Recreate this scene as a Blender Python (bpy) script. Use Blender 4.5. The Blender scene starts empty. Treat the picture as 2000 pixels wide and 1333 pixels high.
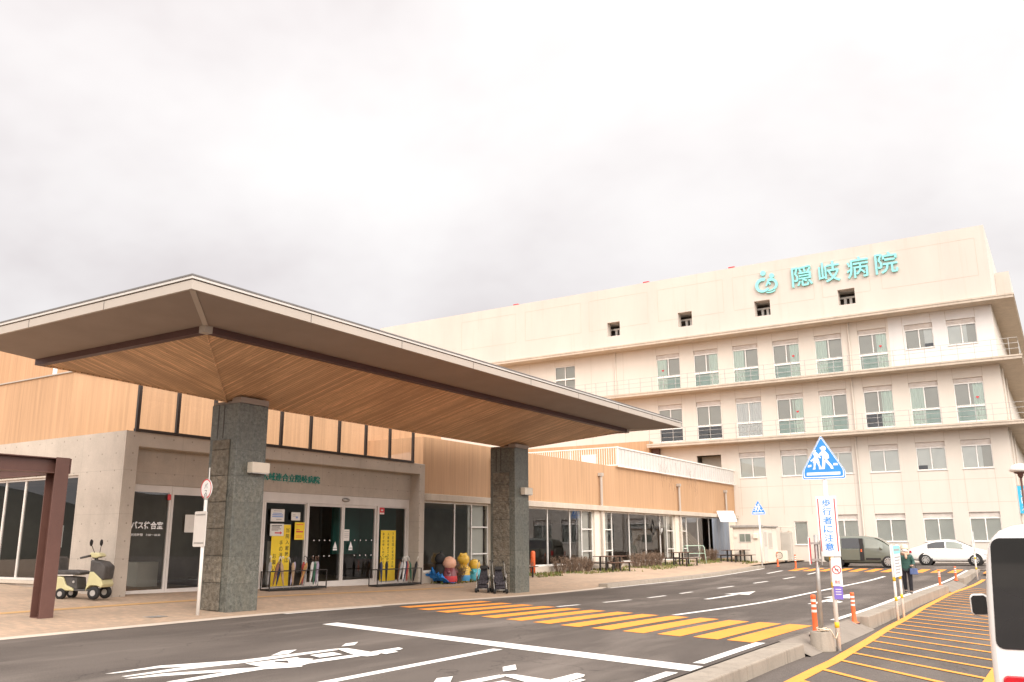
import bpy, bmesh, math, random
from mathutils import Vector, Matrix
R = math.radians
S = bpy.context.scene
COL = S.collection
rnd = random.Random(7)

# ---------------------------------------------------------------- camera
cd = bpy.data.cameras.new('camera')
cam = bpy.data.objects.new('camera', cd)
COL.objects.link(cam)
cd.sensor_width = 36
cd.lens = 30.44
cd.clip_start = 0.05
cd.clip_end = 4000
_r = Vector((0.846018, 0.5331307, -0.0050168)); _u = Vector((0.1243699, -0.1881934, 0.9742255)); _w = Vector((-0.5184454, 0.8248363, 0.2255204))
cam.matrix_world = Matrix(((_r.x, _u.x, -_w.x, 0), (_r.y, _u.y, -_w.y, 0), (_r.z, _u.z, -_w.z, 1.55), (0, 0, 0, 1)))
S.camera = cam

# ---------------------------------------------------------------- sky, sun, exposure
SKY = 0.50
SUN_EL, SUN_AZ = R(34), R(128)          # azimuth from +Y towards +X
wd = bpy.data.worlds.new('World')
S.world = wd
wd.use_nodes = True
nt = wd.node_tree
for n in list(nt.nodes):
    nt.nodes.remove(n)
def N(tree, kind, **kw):
    n = tree.nodes.new(kind)
    for k, v in kw.items():
        setattr(n, k, v)
    return n
sky = N(nt, 'ShaderNodeTexSky', sky_type='NISHITA', sun_disc=False, sun_elevation=SUN_EL, sun_rotation=SUN_AZ)
bg1 = N(nt, 'ShaderNodeBackground'); bg1.inputs['Strength'].default_value = 0.08
nt.links.new(sky.outputs[0], bg1.inputs[0])
tc = N(nt, 'ShaderNodeTexCoord')
sep = N(nt, 'ShaderNodeSeparateXYZ'); nt.links.new(tc.outputs['Generated'], sep.inputs[0])
# project the direction on a cloud layer: p = d.xy / (d.z + 0.25)
az = N(nt, 'ShaderNodeMath', operation='ADD'); nt.links.new(sep.outputs[2], az.inputs[0]); az.inputs[1].default_value = 0.42
azm = N(nt, 'ShaderNodeMath', operation='MAXIMUM'); nt.links.new(az.outputs[0], azm.inputs[0]); azm.inputs[1].default_value = 0.12
dx = N(nt, 'ShaderNodeMath', operation='DIVIDE'); nt.links.new(sep.outputs[0], dx.inputs[0]); nt.links.new(azm.outputs[0], dx.inputs[1])
dy = N(nt, 'ShaderNodeMath', operation='DIVIDE'); nt.links.new(sep.outputs[1], dy.inputs[0]); nt.links.new(azm.outputs[0], dy.inputs[1])
cmb = N(nt, 'ShaderNodeCombineXYZ'); nt.links.new(dx.outputs[0], cmb.inputs[0]); nt.links.new(dy.outputs[0], cmb.inputs[1]); cmb.inputs[2].default_value = 6.2
nz = N(nt, 'ShaderNodeTexNoise'); nz.inputs['Scale'].default_value = 1.5; nz.inputs['Detail'].default_value = 5; nz.inputs['Roughness'].default_value = 0.56
nz.inputs['Distortion'].default_value = 0.15
nt.links.new(cmb.outputs[0], nz.inputs['Vector'])
cr = N(nt, 'ShaderNodeValToRGB')
cr.color_ramp.interpolation = 'B_SPLINE'
cr.color_ramp.elements[0].position = 0.26; cr.color_ramp.elements[0].color = (0.615, 0.557, 0.55, 1)
cr.color_ramp.elements[1].position = 0.70; cr.color_ramp.elements[1].color = (0.91, 0.885, 0.862, 1)
e = cr.color_ramp.elements.new(0.46); e.color = (0.80, 0.758, 0.748, 1)
nt.links.new(nz.outputs['Fac'], cr.inputs[0])
bg2 = N(nt, 'ShaderNodeBackground'); nt.links.new(cr.outputs[0], bg2.inputs[0])
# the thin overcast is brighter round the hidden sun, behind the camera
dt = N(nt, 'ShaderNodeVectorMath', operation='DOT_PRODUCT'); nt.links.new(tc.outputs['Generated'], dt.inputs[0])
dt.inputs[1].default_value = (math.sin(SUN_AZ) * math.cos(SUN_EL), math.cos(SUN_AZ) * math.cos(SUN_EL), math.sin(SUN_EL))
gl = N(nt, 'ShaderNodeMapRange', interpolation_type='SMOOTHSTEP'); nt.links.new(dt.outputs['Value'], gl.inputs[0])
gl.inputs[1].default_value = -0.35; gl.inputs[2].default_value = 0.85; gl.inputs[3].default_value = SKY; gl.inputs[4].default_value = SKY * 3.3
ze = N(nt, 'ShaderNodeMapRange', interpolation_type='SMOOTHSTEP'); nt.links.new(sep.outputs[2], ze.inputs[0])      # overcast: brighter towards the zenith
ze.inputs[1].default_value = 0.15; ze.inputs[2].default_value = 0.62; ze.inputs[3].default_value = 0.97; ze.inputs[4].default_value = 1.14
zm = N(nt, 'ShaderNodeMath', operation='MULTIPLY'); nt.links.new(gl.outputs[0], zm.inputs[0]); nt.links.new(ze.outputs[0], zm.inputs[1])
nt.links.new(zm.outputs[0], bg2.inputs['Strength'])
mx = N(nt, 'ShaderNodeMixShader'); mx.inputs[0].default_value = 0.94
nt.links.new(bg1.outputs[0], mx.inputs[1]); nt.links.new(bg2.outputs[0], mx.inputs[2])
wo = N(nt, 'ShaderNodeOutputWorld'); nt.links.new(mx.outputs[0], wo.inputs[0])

sd = bpy.data.lights.new('sun', 'SUN')
sun = bpy.data.objects.new('sun', sd)
COL.objects.link(sun)
sd.energy = 0.9
sd.angle = R(35)
sd.color = (1.0, 0.92, 0.80)
_d = Vector((math.sin(SUN_AZ) * math.cos(SUN_EL), math.cos(SUN_AZ) * math.cos(SUN_EL), math.sin(SUN_EL)))
sun.rotation_euler = _d.to_track_quat('Z', 'Y').to_euler()
sun.location = _d * 80

S.view_settings.view_transform = 'Standard'
S.view_settings.look = 'None'
S.view_settings.exposure = 1.22
S.view_settings.gamma = 1
S.view_settings.use_curve_mapping = False
S.cycles.max_bounces = 8
S.cycles.diffuse_bounces = 4
S.cycles.glossy_bounces = 4
S.cycles.transparent_max_bounces = 12
S.cycles.caustics_reflective = False
S.cycles.caustics_refractive = False

# ---------------------------------------------------------------- materials
def newmat(name):
    m = bpy.data.materials.new(name)
    m.use_nodes = True
    t = m.node_tree
    b = t.nodes['Principled BSDF']
    return m, t, b
def L(t, a, b):
    t.links.new(a, b)
def math_n(t, op, a, b=None, c=None):
    n = N(t, 'ShaderNodeMath', operation=op)
    for i, x in enumerate((a, b, c)):
        if x is None: continue
        if isinstance(x, (int, float)): n.inputs[i].default_value = x
        else: L(t, x, n.inputs[i])
    return n.outputs[0]
def mixc(t, fac, a, b, mode='MIX'):
    n = N(t, 'ShaderNodeMix', data_type='RGBA', blend_type=mode)
    if isinstance(fac, (int, float)): n.inputs[0].default_value = fac
    else: L(t, fac, n.inputs[0])
    for i, x in ((6, a), (7, b)):
        if isinstance(x, (tuple, list)): n.inputs[i].default_value = (x[0], x[1], x[2], 1)
        else: L(t, x, n.inputs[i])
    return n.outputs[2]
def coords(t, scale=(1, 1, 1), loc=(0, 0, 0)):
    c = N(t, 'ShaderNodeTexCoord')
    mp = N(t, 'ShaderNodeMapping')
    L(t, c.outputs['Object'], mp.inputs[0])
    mp.inputs['Scale'].default_value = scale
    mp.inputs['Location'].default_value = loc
    return mp.outputs[0]
def noise(t, vec, scale, detail=4, rough=0.55):
    n = N(t, 'ShaderNodeTexNoise')
    L(t, vec, n.inputs['Vector'])
    n.inputs['Scale'].default_value = scale; n.inputs['Detail'].default_value = detail; n.inputs['Roughness'].default_value = rough
    return n.outputs['Fac']
def ramp(t, fac, a, b):
    n = N(t, 'ShaderNodeMapRange'); n.clamp = True
    L(t, fac, n.inputs[0]); n.inputs[1].default_value = a; n.inputs[2].default_value = b
    return n.outputs[0]
def bump(t, b, h, strength, dist=0.01):
    n = N(t, 'ShaderNodeBump'); n.inputs['Strength'].default_value = strength; n.inputs['Distance'].default_value = dist
    L(t, h, n.inputs['Height']); L(t, n.outputs[0], b.inputs['Normal'])
def sc(c, k): return tuple(min(1, max(0, x * k)) for x in c)
def mat(name, col, rough=0.6, var=0.12, scale=2.0, stretch=(1, 1, 1), fine=0.0, fscale=60, bmp=0.0, metal=0.0, spec=0.4, coat=0.0):
    m, t, b = newmat(name)
    v = coords(t, stretch)
    c = mixc(t, ramp(t, noise(t, v, scale), 0.3, 0.7), sc(col, 1 - var), sc(col, 1 + var))
    if fine:
        f = noise(t, coords(t), fscale, 3)
        c = mixc(t, ramp(t, f, 0.3, 0.7), sc(col, 1 - fine), c) if False else mixc(t, fine, c, mixc(t, ramp(t, f, 0.35, 0.65), sc(col, 0.4), sc(col, 1.6)))
    L(t, c, b.inputs['Base Color'])
    b.inputs['Roughness'].default_value = rough
    b.inputs['Metallic'].default_value = metal
    b.inputs['Specular IOR Level'].default_value = spec
    b.inputs['Coat Weight'].default_value = coat
    if bmp:
        bump(t, b, noise(t, coords(t), fscale, 3), bmp)
    return m
def glass(name, tint, refl=0.08, rough=0.0, boost=1.0, refl_col=(0.95, 0.97, 1.0)):
    m, t, b = newmat(name)
    t.nodes.remove(b)
    tr = N(t, 'ShaderNodeBsdfTransparent'); tr.inputs[0].default_value = (*tint, 1)
    gl = N(t, 'ShaderNodeBsdfGlossy'); gl.inputs['Roughness'].default_value = rough; gl.inputs[0].default_value = (*refl_col, 1)
    fr = N(t, 'ShaderNodeFresnel'); fr.inputs[0].default_value = 1.5
    f = math_n(t, 'MULTIPLY_ADD', fr.outputs[0], boost, refl)
    f = math_n(t, 'MINIMUM', f, 1.0)
    mx = N(t, 'ShaderNodeMixShader')
    L(t, f, mx.inputs[0]); L(t, tr.outputs[0], mx.inputs[1]); L(t, gl.outputs[0], mx.inputs[2])
    L(t, mx.outputs[0], t.nodes['Material Output'].inputs[0])
    return m
def frac_lines(t, comp, period, width, offset=0.0):
    """1 on thin lines every `period` metres along a coordinate"""
    a = math_n(t, 'ADD', comp, offset)
    a = math_n(t, 'DIVIDE', a, period)
    a = math_n(t, 'FRACT', a)
    return math_n(t, 'LESS_THAN', a, width / period)
def sepxyz(t, v):
    s = N(t, 'ShaderNodeSeparateXYZ'); L(t, v, s.inputs[0]); return s.outputs

def m_asphalt(name, c0, c1, c2):
    m, t, b = newmat(name)
    big = noise(t, coords(t, (0.42, 0.2, 1)), 1.0, 6, 0.6)
    c = mixc(t, ramp(t, big, 0.42, 0.58), c0, c1)
    band = noise(t, coords(t, (0.75, 0.16, 1), (3, 1, 0)), 1.0, 5, 0.6)
    c = mixc(t, math_n(t, 'MULTIPLY', ramp(t, band, 0.50, 0.68), 0.8), c, c2)
    sp = noise(t, coords(t), 70, 3, 0.75)
    c = mixc(t, 0.5, c, mixc(t, ramp(t, sp, 0.36, 0.66), sc(c0, 0.25), sc(c1, 1.9)))
    # fine cracks and sealed joints
    vo = N(t, 'ShaderNodeTexVoronoi', feature='DISTANCE_TO_EDGE'); vo.inputs['Scale'].default_value = 0.22
    wv = N(t, 'ShaderNodeVectorMath', operation='ADD'); L(t, coords(t), wv.inputs[0])
    nn = N(t, 'ShaderNodeTexNoise'); nn.inputs['Scale'].default_value = 1.3; nn.inputs['Detail'].default_value = 6; L(t, coords(t), nn.inputs['Vector'])
    ns = N(t, 'ShaderNodeVectorMath', operation='SCALE'); L(t, nn.outputs['Color'], ns.inputs[0]); ns.inputs['Scale'].default_value = 1.4
    L(t, ns.outputs[0], wv.inputs[1]); L(t, wv.outputs[0], vo.inputs['Vector'])
    ck = math_n(t, 'MULTIPLY', math_n(t, 'LESS_THAN', vo.outputs['Distance'], 0.003), 0.4)
    c = mixc(t, ck, c, sc(c0, 0.35))
    L(t, c, b.inputs['Base Color'])
    b.inputs['Roughness'].default_value = 0.85
    b.inputs['Specular IOR Level'].default_value = 0.25
    bump(t, b, sp, 0.35, 0.006)
    return m
def m_paint(name, col, wear=0.22):
    m, t, b = newmat(name)
    w = noise(t, coords(t), 14, 6, 0.75)
    f = ramp(t, w, 0.57, 0.70)
    c = mixc(t, math_n(t, 'MULTIPLY', f, wear * 3), col, sc(col, 0.42))
    c = mixc(t, ramp(t, noise(t, coords(t), 1.1, 4), 0.35, 0.75), c, mixc(t, 0.5, c, sc(col, 0.82)))
    L(t, c, b.inputs['Base Color'])
    b.inputs['Roughness'].default_value = 0.7
    b.inputs['Specular IOR Level'].default_value = 0.3
    return m
def m_concrete(name, col, holes=False, stains=0.25, joint=0.0, hole_off=(0, 0)):
    m, t, b = newmat(name)
    v = coords(t)
    c = mixc(t, ramp(t, noise(t, v, 1.3, 6, 0.65), 0.3, 0.7), sc(col, 0.86), sc(col, 1.1))
    st = noise(t, coords(t, (3.0, 3.0, 0.22)), 1.6, 5, 0.6)
    c = mixc(t, math_n(t, 'MULTIPLY', ramp(t, st, 0.52, 0.75), stains), c, sc(col, 0.5))
    f = noise(t, v, 55, 3)
    c = mixc(t, 0.14, c, mixc(t, ramp(t, f, 0.35, 0.65), sc(col, 0.5), sc(col, 1.4)))
    if holes or joint:
        x, y, z = sepxyz(t, v)
        h = math_n(t, 'ADD', math_n(t, 'ADD', x, y), hole_off[0])
        z = math_n(t, 'ADD', z, hole_off[1])
        if holes:
            a = math_n(t, 'SUBTRACT', math_n(t, 'FRACT', math_n(t, 'DIVIDE', h, 0.62)), 0.5)
            d = math_n(t, 'SUBTRACT', math_n(t, 'FRACT', math_n(t, 'DIVIDE', z, 0.46)), 0.5)
            a = math_n(t, 'MULTIPLY', a, 0.62); d = math_n(t, 'MULTIPLY', d, 0.46)
            r2 = math_n(t, 'ADD', math_n(t, 'MULTIPLY', a, a), math_n(t, 'MULTIPLY', d, d))
            c = mixc(t, math_n(t, 'MULTIPLY', math_n(t, 'LESS_THAN', r2, 0.0005), 0.55), c, sc(col, 0.3))
        if joint:
            ln = math_n(t, 'MAXIMUM', frac_lines(t, h, joint, 0.012), frac_lines(t, z, joint * 0.62, 0.01))
            c = mixc(t, math_n(t, 'MULTIPLY', ln, 0.35), c, sc(col, 0.45))
    L(t, c, b.inputs['Base Color'])
    b.inputs['Roughness'].default_value = 0.88
    b.inputs['Specular IOR Level'].default_value = 0.2
    bump(t, b, f, 0.15, 0.008)
    return m
def m_wall(name, col):
    m, t, b = newmat(name)
    c = mixc(t, ramp(t, noise(t, coords(t, (1, 1, 0.4)), 0.35, 4), 0.35, 0.65), sc(col, 0.95), sc(col, 1.04))
    st = noise(t, coords(t, (2.6, 2.6, 0.10)), 1.3, 6, 0.68)
    c = mixc(t, math_n(t, 'MULTIPLY', ramp(t, st, 0.56, 0.82), 0.30), c, sc((col[0], col[1] * 0.9, col[2] * 0.74), 0.72))
    sp = noise(t, coords(t, (1, 1, 0.6)), 2.2, 5, 0.7)
    c = mixc(t, math_n(t, 'MULTIPLY', ramp(t, sp, 0.62, 0.8), 0.14), c, sc(col, 0.7))
    L(t, c, b.inputs['Base Color'])
    b.inputs['Roughness'].default_value = 0.75
    b.inputs['Specular IOR Level'].default_value = 0.25
    bump(t, b, noise(t, coords(t), 14, 4), 0.08, 0.01)
    return m
def m_siding(name, col):
    m, t, b = newmat(name)
    s1 = noise(t, coords(t, (9, 9, 0.25)), 1.0, 5, 0.65)
    s2 = noise(t, coords(t, (1.0, 1.0, 0.10)), 1.0, 4, 0.6)
    c = mixc(t, ramp(t, s1, 0.3, 0.72), sc(col, 0.80), sc(col, 1.12))
    c = mixc(t, ramp(t, s2, 0.45, 0.7), c, mixc(t, 0.45, c, sc((col[0] * 1.05, col[1] * 1.05, col[2] * 1.1), 1.1)))
    s3 = noise(t, coords(t, (4.0, 4.0, 0.12), (5, 2, 1)), 1.2, 5, 0.7)
    c = mixc(t, math_n(t, 'MULTIPLY', ramp(t, s3, 0.58, 0.8), 0.4), c, sc(col, 0.5))
    L(t, c, b.inputs['Base Color'])
    x, y, z = sepxyz(t, coords(t))
    h = math_n(t, 'FRACT', math_n(t, 'DIVIDE', math_n(t, 'ADD', x, y), 0.16))
    h = math_n(t, 'ABSOLUTE', math_n(t, 'SUBTRACT', h, 0.5))
    b.inputs['Roughness'].default_value = 0.7
    b.inputs['Specular IOR Level'].default_value = 0.3
    bump(t, b, h, 0.25, 0.02)
    return m
def m_stone(name, col, rough_face=False, joint=0.62):
    m, t, b = newmat(name)
    v = coords(t)
    g = noise(t, coords(t, (1, 1, 1)), 9 if rough_face else 15, 6, 0.78)
    c = mixc(t, ramp(t, g, 0.38, 0.64), sc(col, 0.45), sc(col, 1.55))
    big = noise(t, coords(t, (5, 5, 1.2), (2, 7, 1)), 1.0, 5, 0.65)
    c = mixc(t, ramp(t, big, 0.4, 0.68), c, mixc(t, 0.45, c, sc((col[0] * 1.18, col[1] * 1.04, col[2] * 0.9), 1.1)))
    x, y, z = sepxyz(t, v)
    # each slab its own tone
    fl = math_n(t, 'FLOOR', math_n(t, 'DIVIDE', z, joint))
    wn = N(t, 'ShaderNodeTexWhiteNoise', noise_dimensions='1D'); L(t, fl, wn.inputs['W'])
    c = mixc(t, math_n(t, 'MULTIPLY', wn.outputs['Value'], 0.42), c, sc(col, 0.68))
    c = mixc(t, math_n(t, 'MULTIPLY', frac_lines(t, z, joint, 0.012), 0.5), c, sc(col, 0.4))
    L(t, c, b.inputs['Base Color'])
    b.inputs['Roughness'].default_value = 0.8 if rough_face else 0.42
    b.inputs['Specular IOR Level'].default_value = 0.25 if rough_face else 0.4
    bump(t, b, noise(t, v, 9, 6, 0.72), 1.0 if rough_face else 0.06, 0.10 if rough_face else 0.005)
    return m
def m_planks(name, axis, w=0.095):
    m, t, b = newmat(name)
    x, y, z = sepxyz(t, coords(t))
    k = y if axis == 'y' else x
    q = math_n(t, 'DIVIDE', k, w)
    fl = math_n(t, 'FLOOR', q)
    wn = N(t, 'ShaderNodeTexWhiteNoise', noise_dimensions='1D'); L(t, fl, wn.inputs['W'])
    col = (0.76, 0.48, 0.275)
    c = mixc(t, wn.outputs['Value'], sc(col, 0.58), sc((col[0] * 1.12, col[1] * 1.12, col[2] * 1.1), 1.16))
    st = (1.2, 14, 1.2) if axis == 'y' else (14, 1.2, 1.2)
    gr = noise(t, coords(t, st), 2.2, 5, 0.65)
    c = mixc(t, ramp(t, gr, 0.35, 0.7), sc(col, 0.62), c)
    kn = N(t, 'ShaderNodeTexVoronoi'); L(t, coords(t, (1.6, 5, 1.6) if axis == 'y' else (5, 1.6, 1.6)), kn.inputs['Vector']); kn.inputs['Scale'].default_value = 1.2
    c = mixc(t, math_n(t, 'LESS_THAN', kn.outputs['Distance'], 0.075), c, sc(col, 0.38))
    wt = noise(t, coords(t, (0.5, 0.5, 0.5), (4, 4, 0)), 1.0, 4)
    c = mixc(t, math_n(t, 'MULTIPLY', ramp(t, wt, 0.48, 0.68), 0.5), c, (0.33, 0.20, 0.115))
    gap = math_n(t, 'LESS_THAN', math_n(t, 'FRACT', q), 0.10)
    c = mixc(t, math_n(t, 'MULTIPLY', gap, 0.72), c, (0.05, 0.025, 0.012))
    L(t, c, b.inputs['Base Color'])
    b.inputs['Roughness'].default_value = 0.6
    b.inputs['Specular IOR Level'].default_value = 0.3
    bump(t, b, math_n(t, 'SUBTRACT', 1.0, gap), 0.5, 0.01)
    return m
def m_paver(name, col):
    m, t, b = newmat(name)
    bt = N(t, 'ShaderNodeTexBrick')
    L(t, coords(t), bt.inputs['Vector'])
    bt.inputs['Scale'].default_value = 1.0; bt.inputs['Brick Width'].default_value = 0.2; bt.inputs['Row Height'].default_value = 0.1
    bt.inputs['Mortar Size'].default_value = 0.006
    bt.inputs['Color1'].default_value = (*sc(col, 0.85), 1); bt.inputs['Color2'].default_value = (*sc((col[0] * 1.1, col[1], col[2] * 0.95), 1.08), 1)
    bt.inputs['Mortar'].default_value = (*sc(col, 0.8), 1)
    c = bt.outputs['Color']
    big = noise(t, coords(t, (0.7, 0.35, 1)), 1.0, 5, 0.65)
    c = mixc(t, math_n(t, 'MULTIPLY', ramp(t, big, 0.42, 0.7), 0.45), c, sc((col[0] * 0.9, col[1] * 0.92, col[2] * 0.95), 0.62))
    f = noise(t, coords(t), 70, 2)
    c = mixc(t, 0.16, c, mixc(t, ramp(t, f, 0.35, 0.65), sc(col, 0.5), sc(col, 1.4)))
    L(t, c, b.inputs['Base Color'])
    b.inputs['Roughness'].default_value = 0.85
    b.inputs['Specular IOR Level'].default_value = 0.2
    return m
def m_emit_free(name, col, rough=0.5, **k):
    return mat(name, col, rough, var=0.04, scale=1.5, **k)

M = {}
M['asphalt'] = m_asphalt('road asphalt', (0.056, 0.045, 0.038), (0.112, 0.092, 0.078), (0.26, 0.22, 0.188))
M['asphalt_dark'] = m_asphalt('parking asphalt', (0.075, 0.061, 0.052), (0.115, 0.096, 0.083), (0.165, 0.14, 0.12))
M['paver'] = m_paver('tan pavers', (0.44, 0.335, 0.245))
M['ramp'] = m_concrete('worn ramp concrete', (0.235, 0.20, 0.165), stains=0.5)
M['paver_edge'] = mat('pale kerb strip', (0.56, 0.475, 0.39), 0.85, 0.12, 1.5, fine=0.15, fscale=50)
M['kerb'] = m_concrete('kerb concrete', (0.31, 0.265, 0.215), stains=0.75)
M['white_paint'] = m_paint('white road paint', (0.80, 0.765, 0.71))
M['orange_paint'] = m_paint('orange road paint', (0.84, 0.30, 0.045), 0.3)
M['yellow_paint'] = m_paint('amber road paint', (0.82, 0.33, 0.055), 0.3)
M['tactile'] = m_paint('faded tactile tile', (0.56, 0.34, 0.15), 0.3)
M['ground'] = mat('far ground', (0.16, 0.14, 0.11), 0.9, 0.2, 0.05)
M['hill'] = mat('wooded hill', (0.060, 0.060, 0.045), 0.95, 0.4, 0.03)
M['grass'] = mat('winter grass', (0.20, 0.17, 0.06), 0.9, 0.35, 3)
M['cream'] = m_wall('cream wall paint', (0.665, 0.60, 0.525))
M['cream_joint'] = mat('wall joint sealant', (0.50, 0.43, 0.35), 0.8, 0.05)
M['white_wall'] = m_wall('white wall paint', (0.72, 0.69, 0.66))
M['parapet'] = m_wall('pale parapet paint', (0.575, 0.515, 0.455))
M['slab'] = m_concrete('balcony slab concrete', (0.56, 0.475, 0.385), stains=0.35)
M['concrete'] = m_concrete('fair faced concrete', (0.49, 0.425, 0.358), holes=True, stains=0.18, joint=1.86)
M['concrete_plain'] = m_concrete('plain concrete', (0.55, 0.475, 0.39), stains=0.3)
M['siding'] = m_siding('tan board marked wall', (0.49, 0.298, 0.168))
M['stone'] = m_stone('grey green stone', (0.125, 0.126, 0.107))
M['stone_rough'] = m_stone('split face stone', (0.205, 0.180, 0.142), True)
M['planks_long'] = m_planks('cedar planks across', 'y')
M['planks_end'] = m_planks('cedar planks along', 'x')
M['soffit'] = mat('grey brown soffit board', (0.27, 0.215, 0.178), 0.7, 0.06, 1.2)
M['fascia'] = mat('beige metal fascia', (0.43, 0.375, 0.32), 0.45, 0.04, 0.8)
M['fascia_pale'] = mat('pale gutter metal', (0.58, 0.55, 0.51), 0.4, 0.04, 0.8)
M['dark_metal'] = mat('dark bronze metal', (0.040, 0.028, 0.022), 0.45, 0.15, 2, spec=0.5)
M['rust_beam'] = mat('dark red brown steel', (0.085, 0.038, 0.032), 0.5, 0.12, 1.5)
M['brown_steel'] = mat('brown painted steel', (0.115, 0.055, 0.043), 0.45, 0.12, 2.5, fine=0.1)
M['alu'] = mat('pale aluminium', (0.66, 0.61, 0.56), 0.38, 0.05, 3, spec=0.5)
M['roof_grey'] = mat('grey roof edge', (0.16, 0.15, 0.145), 0.5, 0.1, 2)
M['white_metal'] = mat('white painted metal', (0.80, 0.77, 0.72), 0.4, 0.04, 3)
M['grey_metal'] = mat('galvanised metal', (0.42, 0.40, 0.37), 0.4, 0.15, 6, metal=0.5)
M['steel_dark'] = mat('black steel tube', (0.035, 0.030, 0.027), 0.5, 0.2, 5)
M['lamp_beige'] = mat('beige lamp box', (0.66, 0.58, 0.47), 0.5, 0.05, 3)
M['glass_win'] = glass('window glass', (0.95, 0.985, 0.965), 0.03, 0.0, 0.9)
M['lower_blind'] = mat('teal grey screen', (0.42, 0.55, 0.48), 0.9, 0.1, 2)
M['glass_front'] = glass('shop front glass', (0.84, 0.85, 0.82), 0.025, 0.004, 1.0)
M['glass_dark'] = glass('tinted glass', (0.10, 0.10, 0.11), 0.06, 0.01, 1.0)
M['glass_clear'] = glass('clear screen glass', (0.93, 0.93, 0.93), 0.02, 0.0, 0.8)
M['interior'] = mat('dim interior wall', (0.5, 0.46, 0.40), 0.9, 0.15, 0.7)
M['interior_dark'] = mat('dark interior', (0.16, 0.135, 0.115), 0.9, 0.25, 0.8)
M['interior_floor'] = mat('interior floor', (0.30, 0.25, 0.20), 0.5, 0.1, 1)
M['teal_wall'] = mat('teal partition', (0.03, 0.20, 0.165), 0.6, 0.12, 1)
M['curtain'] = mat('mint curtain', (0.76, 0.86, 0.74), 0.9, 0.08, 1.0, (14, 14, 0.3))
M['curtain_white'] = mat('white net curtain', (0.86, 0.83, 0.80), 0.9, 0.06, 1.0, (12, 12, 0.3))
M['blind'] = mat('grey blind', (0.52, 0.48, 0.415), 0.9, 0.05, 1.2)
M['blind_white'] = mat('pale blind', (0.86, 0.83, 0.77), 0.9, 0.05, 1.2)
M['louver'] = mat('louver slat', (0.74, 0.67, 0.61), 0.55, 0.08, 2)
M['sign_teal'] = mat('turquoise letter paint', (0.27, 0.70, 0.67), 0.45, 0.03, 2)
M['sign_green'] = mat('green bronze letters', (0.03, 0.26, 0.21), 0.5, 0.1, 4)
M['red'] = mat('red paint', (0.62, 0.05, 0.055), 0.45, 0.06, 3)
M['orange_plastic'] = mat('orange plastic', (0.80, 0.15, 0.045), 0.5, 0.08, 6)
M['reflective'] = mat('white reflective band', (0.80, 0.72, 0.66), 0.4, 0.06, 6)
M['sign_blue'] = mat('sign blue', (0.035, 0.24, 0.72), 0.35, 0.04, 3)
M['sign_white'] = mat('sign white', (0.82, 0.81, 0.79), 0.4, 0.03, 3)
M['yellow'] = mat('yellow band', (0.80, 0.50, 0.03), 0.45, 0.06, 5)
M['banner_yellow'] = mat('yellow banner cloth', (0.85, 0.60, 0.045), 0.8, 0.07, 3)
M['purple'] = mat('violet sticker', (0.20, 0.14, 0.50), 0.5, 0.05, 3)
M['black'] = mat('black rubber', (0.022, 0.020, 0.019), 0.7, 0.2, 8)
M['ink'] = mat('black ink', (0.03, 0.028, 0.026), 0.7, 0.1, 8)
M['paper'] = mat('paper', (0.72, 0.68, 0.62), 0.8, 0.04, 6)
M['print_grey'] = mat('printed text grey', (0.34, 0.33, 0.33), 0.8, 0.1, 6)
M['print_blue'] = mat('printed text blue', (0.20, 0.32, 0.62), 0.8, 0.1, 6)
M['van_white'] = mat('white car paint', (0.82, 0.79, 0.745), 0.25, 0.02, 1, coat=0.6)
M['van_grey'] = mat('green grey car paint', (0.135, 0.145, 0.115), 0.3, 0.04, 1, coat=0.6)
M['car_glass'] = mat('car window glass', (0.022, 0.021, 0.021), 0.03, 0.2, 1, spec=0.8)
M['car_glass_pale'] = mat('pale reflecting car glass', (0.22, 0.24, 0.20), 0.08, 0.2, 1, spec=0.8)
M['lamp_red'] = mat('red lamp lens', (0.55, 0.012, 0.02), 0.12, 0.15, 8, coat=0.8)
M['lamp_clear'] = mat('clear lamp lens', (0.55, 0.55, 0.55), 0.1, 0.1, 8, coat=0.8)
M['rim'] = mat('alloy wheel', (0.50, 0.48, 0.45), 0.35, 0.08, 8, metal=0.5)
M['skin'] = mat('skin', (0.60, 0.38, 0.27), 0.6, 0.06, 6)
M['jacket'] = mat('green quilted jacket', (0.030, 0.082, 0.068), 0.6, 0.22, 9)
M['trousers'] = mat('black trousers', (0.020, 0.018, 0.022), 0.8, 0.2, 6)
M['hat'] = mat('cream knit', (0.70, 0.58, 0.43), 0.9, 0.08, 12)
M['scarf'] = mat('beige scarf', (0.52, 0.36, 0.26), 0.9, 0.12, 12)
M['mask'] = mat('white mask', (0.80, 0.77, 0.74), 0.8, 0.03, 8)
M['bag'] = mat('blue handbag', (0.075, 0.105, 0.22), 0.6, 0.2, 8)
M['scooter'] = mat('pale yellow plastic', (0.58, 0.53, 0.29), 0.35, 0.05, 3, coat=0.3)
M['vinyl'] = mat('dark grey vinyl', (0.075, 0.067, 0.062), 0.6, 0.25, 7, bmp=0.3, fscale=18)
M['wood_dark'] = mat('weathered brown wood', (0.125, 0.068, 0.045), 0.7, 0.25, 5, (1, 8, 8))
M['twig'] = mat('bare brown twigs', (0.19, 0.13, 0.09), 0.85, 0.3, 8)
M['green_pipe'] = mat('pale green pipe', (0.40, 0.53, 0.42), 0.45, 0.06, 5)
M['tarp'] = mat('blue sheet', (0.03, 0.24, 0.66), 0.45, 0.12, 5)
M['tarp_grey'] = mat('grey blue sheet', (0.19, 0.22, 0.265), 0.6, 0.12, 2, (1, 1, 0.3))
M['hut_wall'] = mat('cream prefab panel', (0.74, 0.67, 0.57), 0.55, 0.03, 2)
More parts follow.
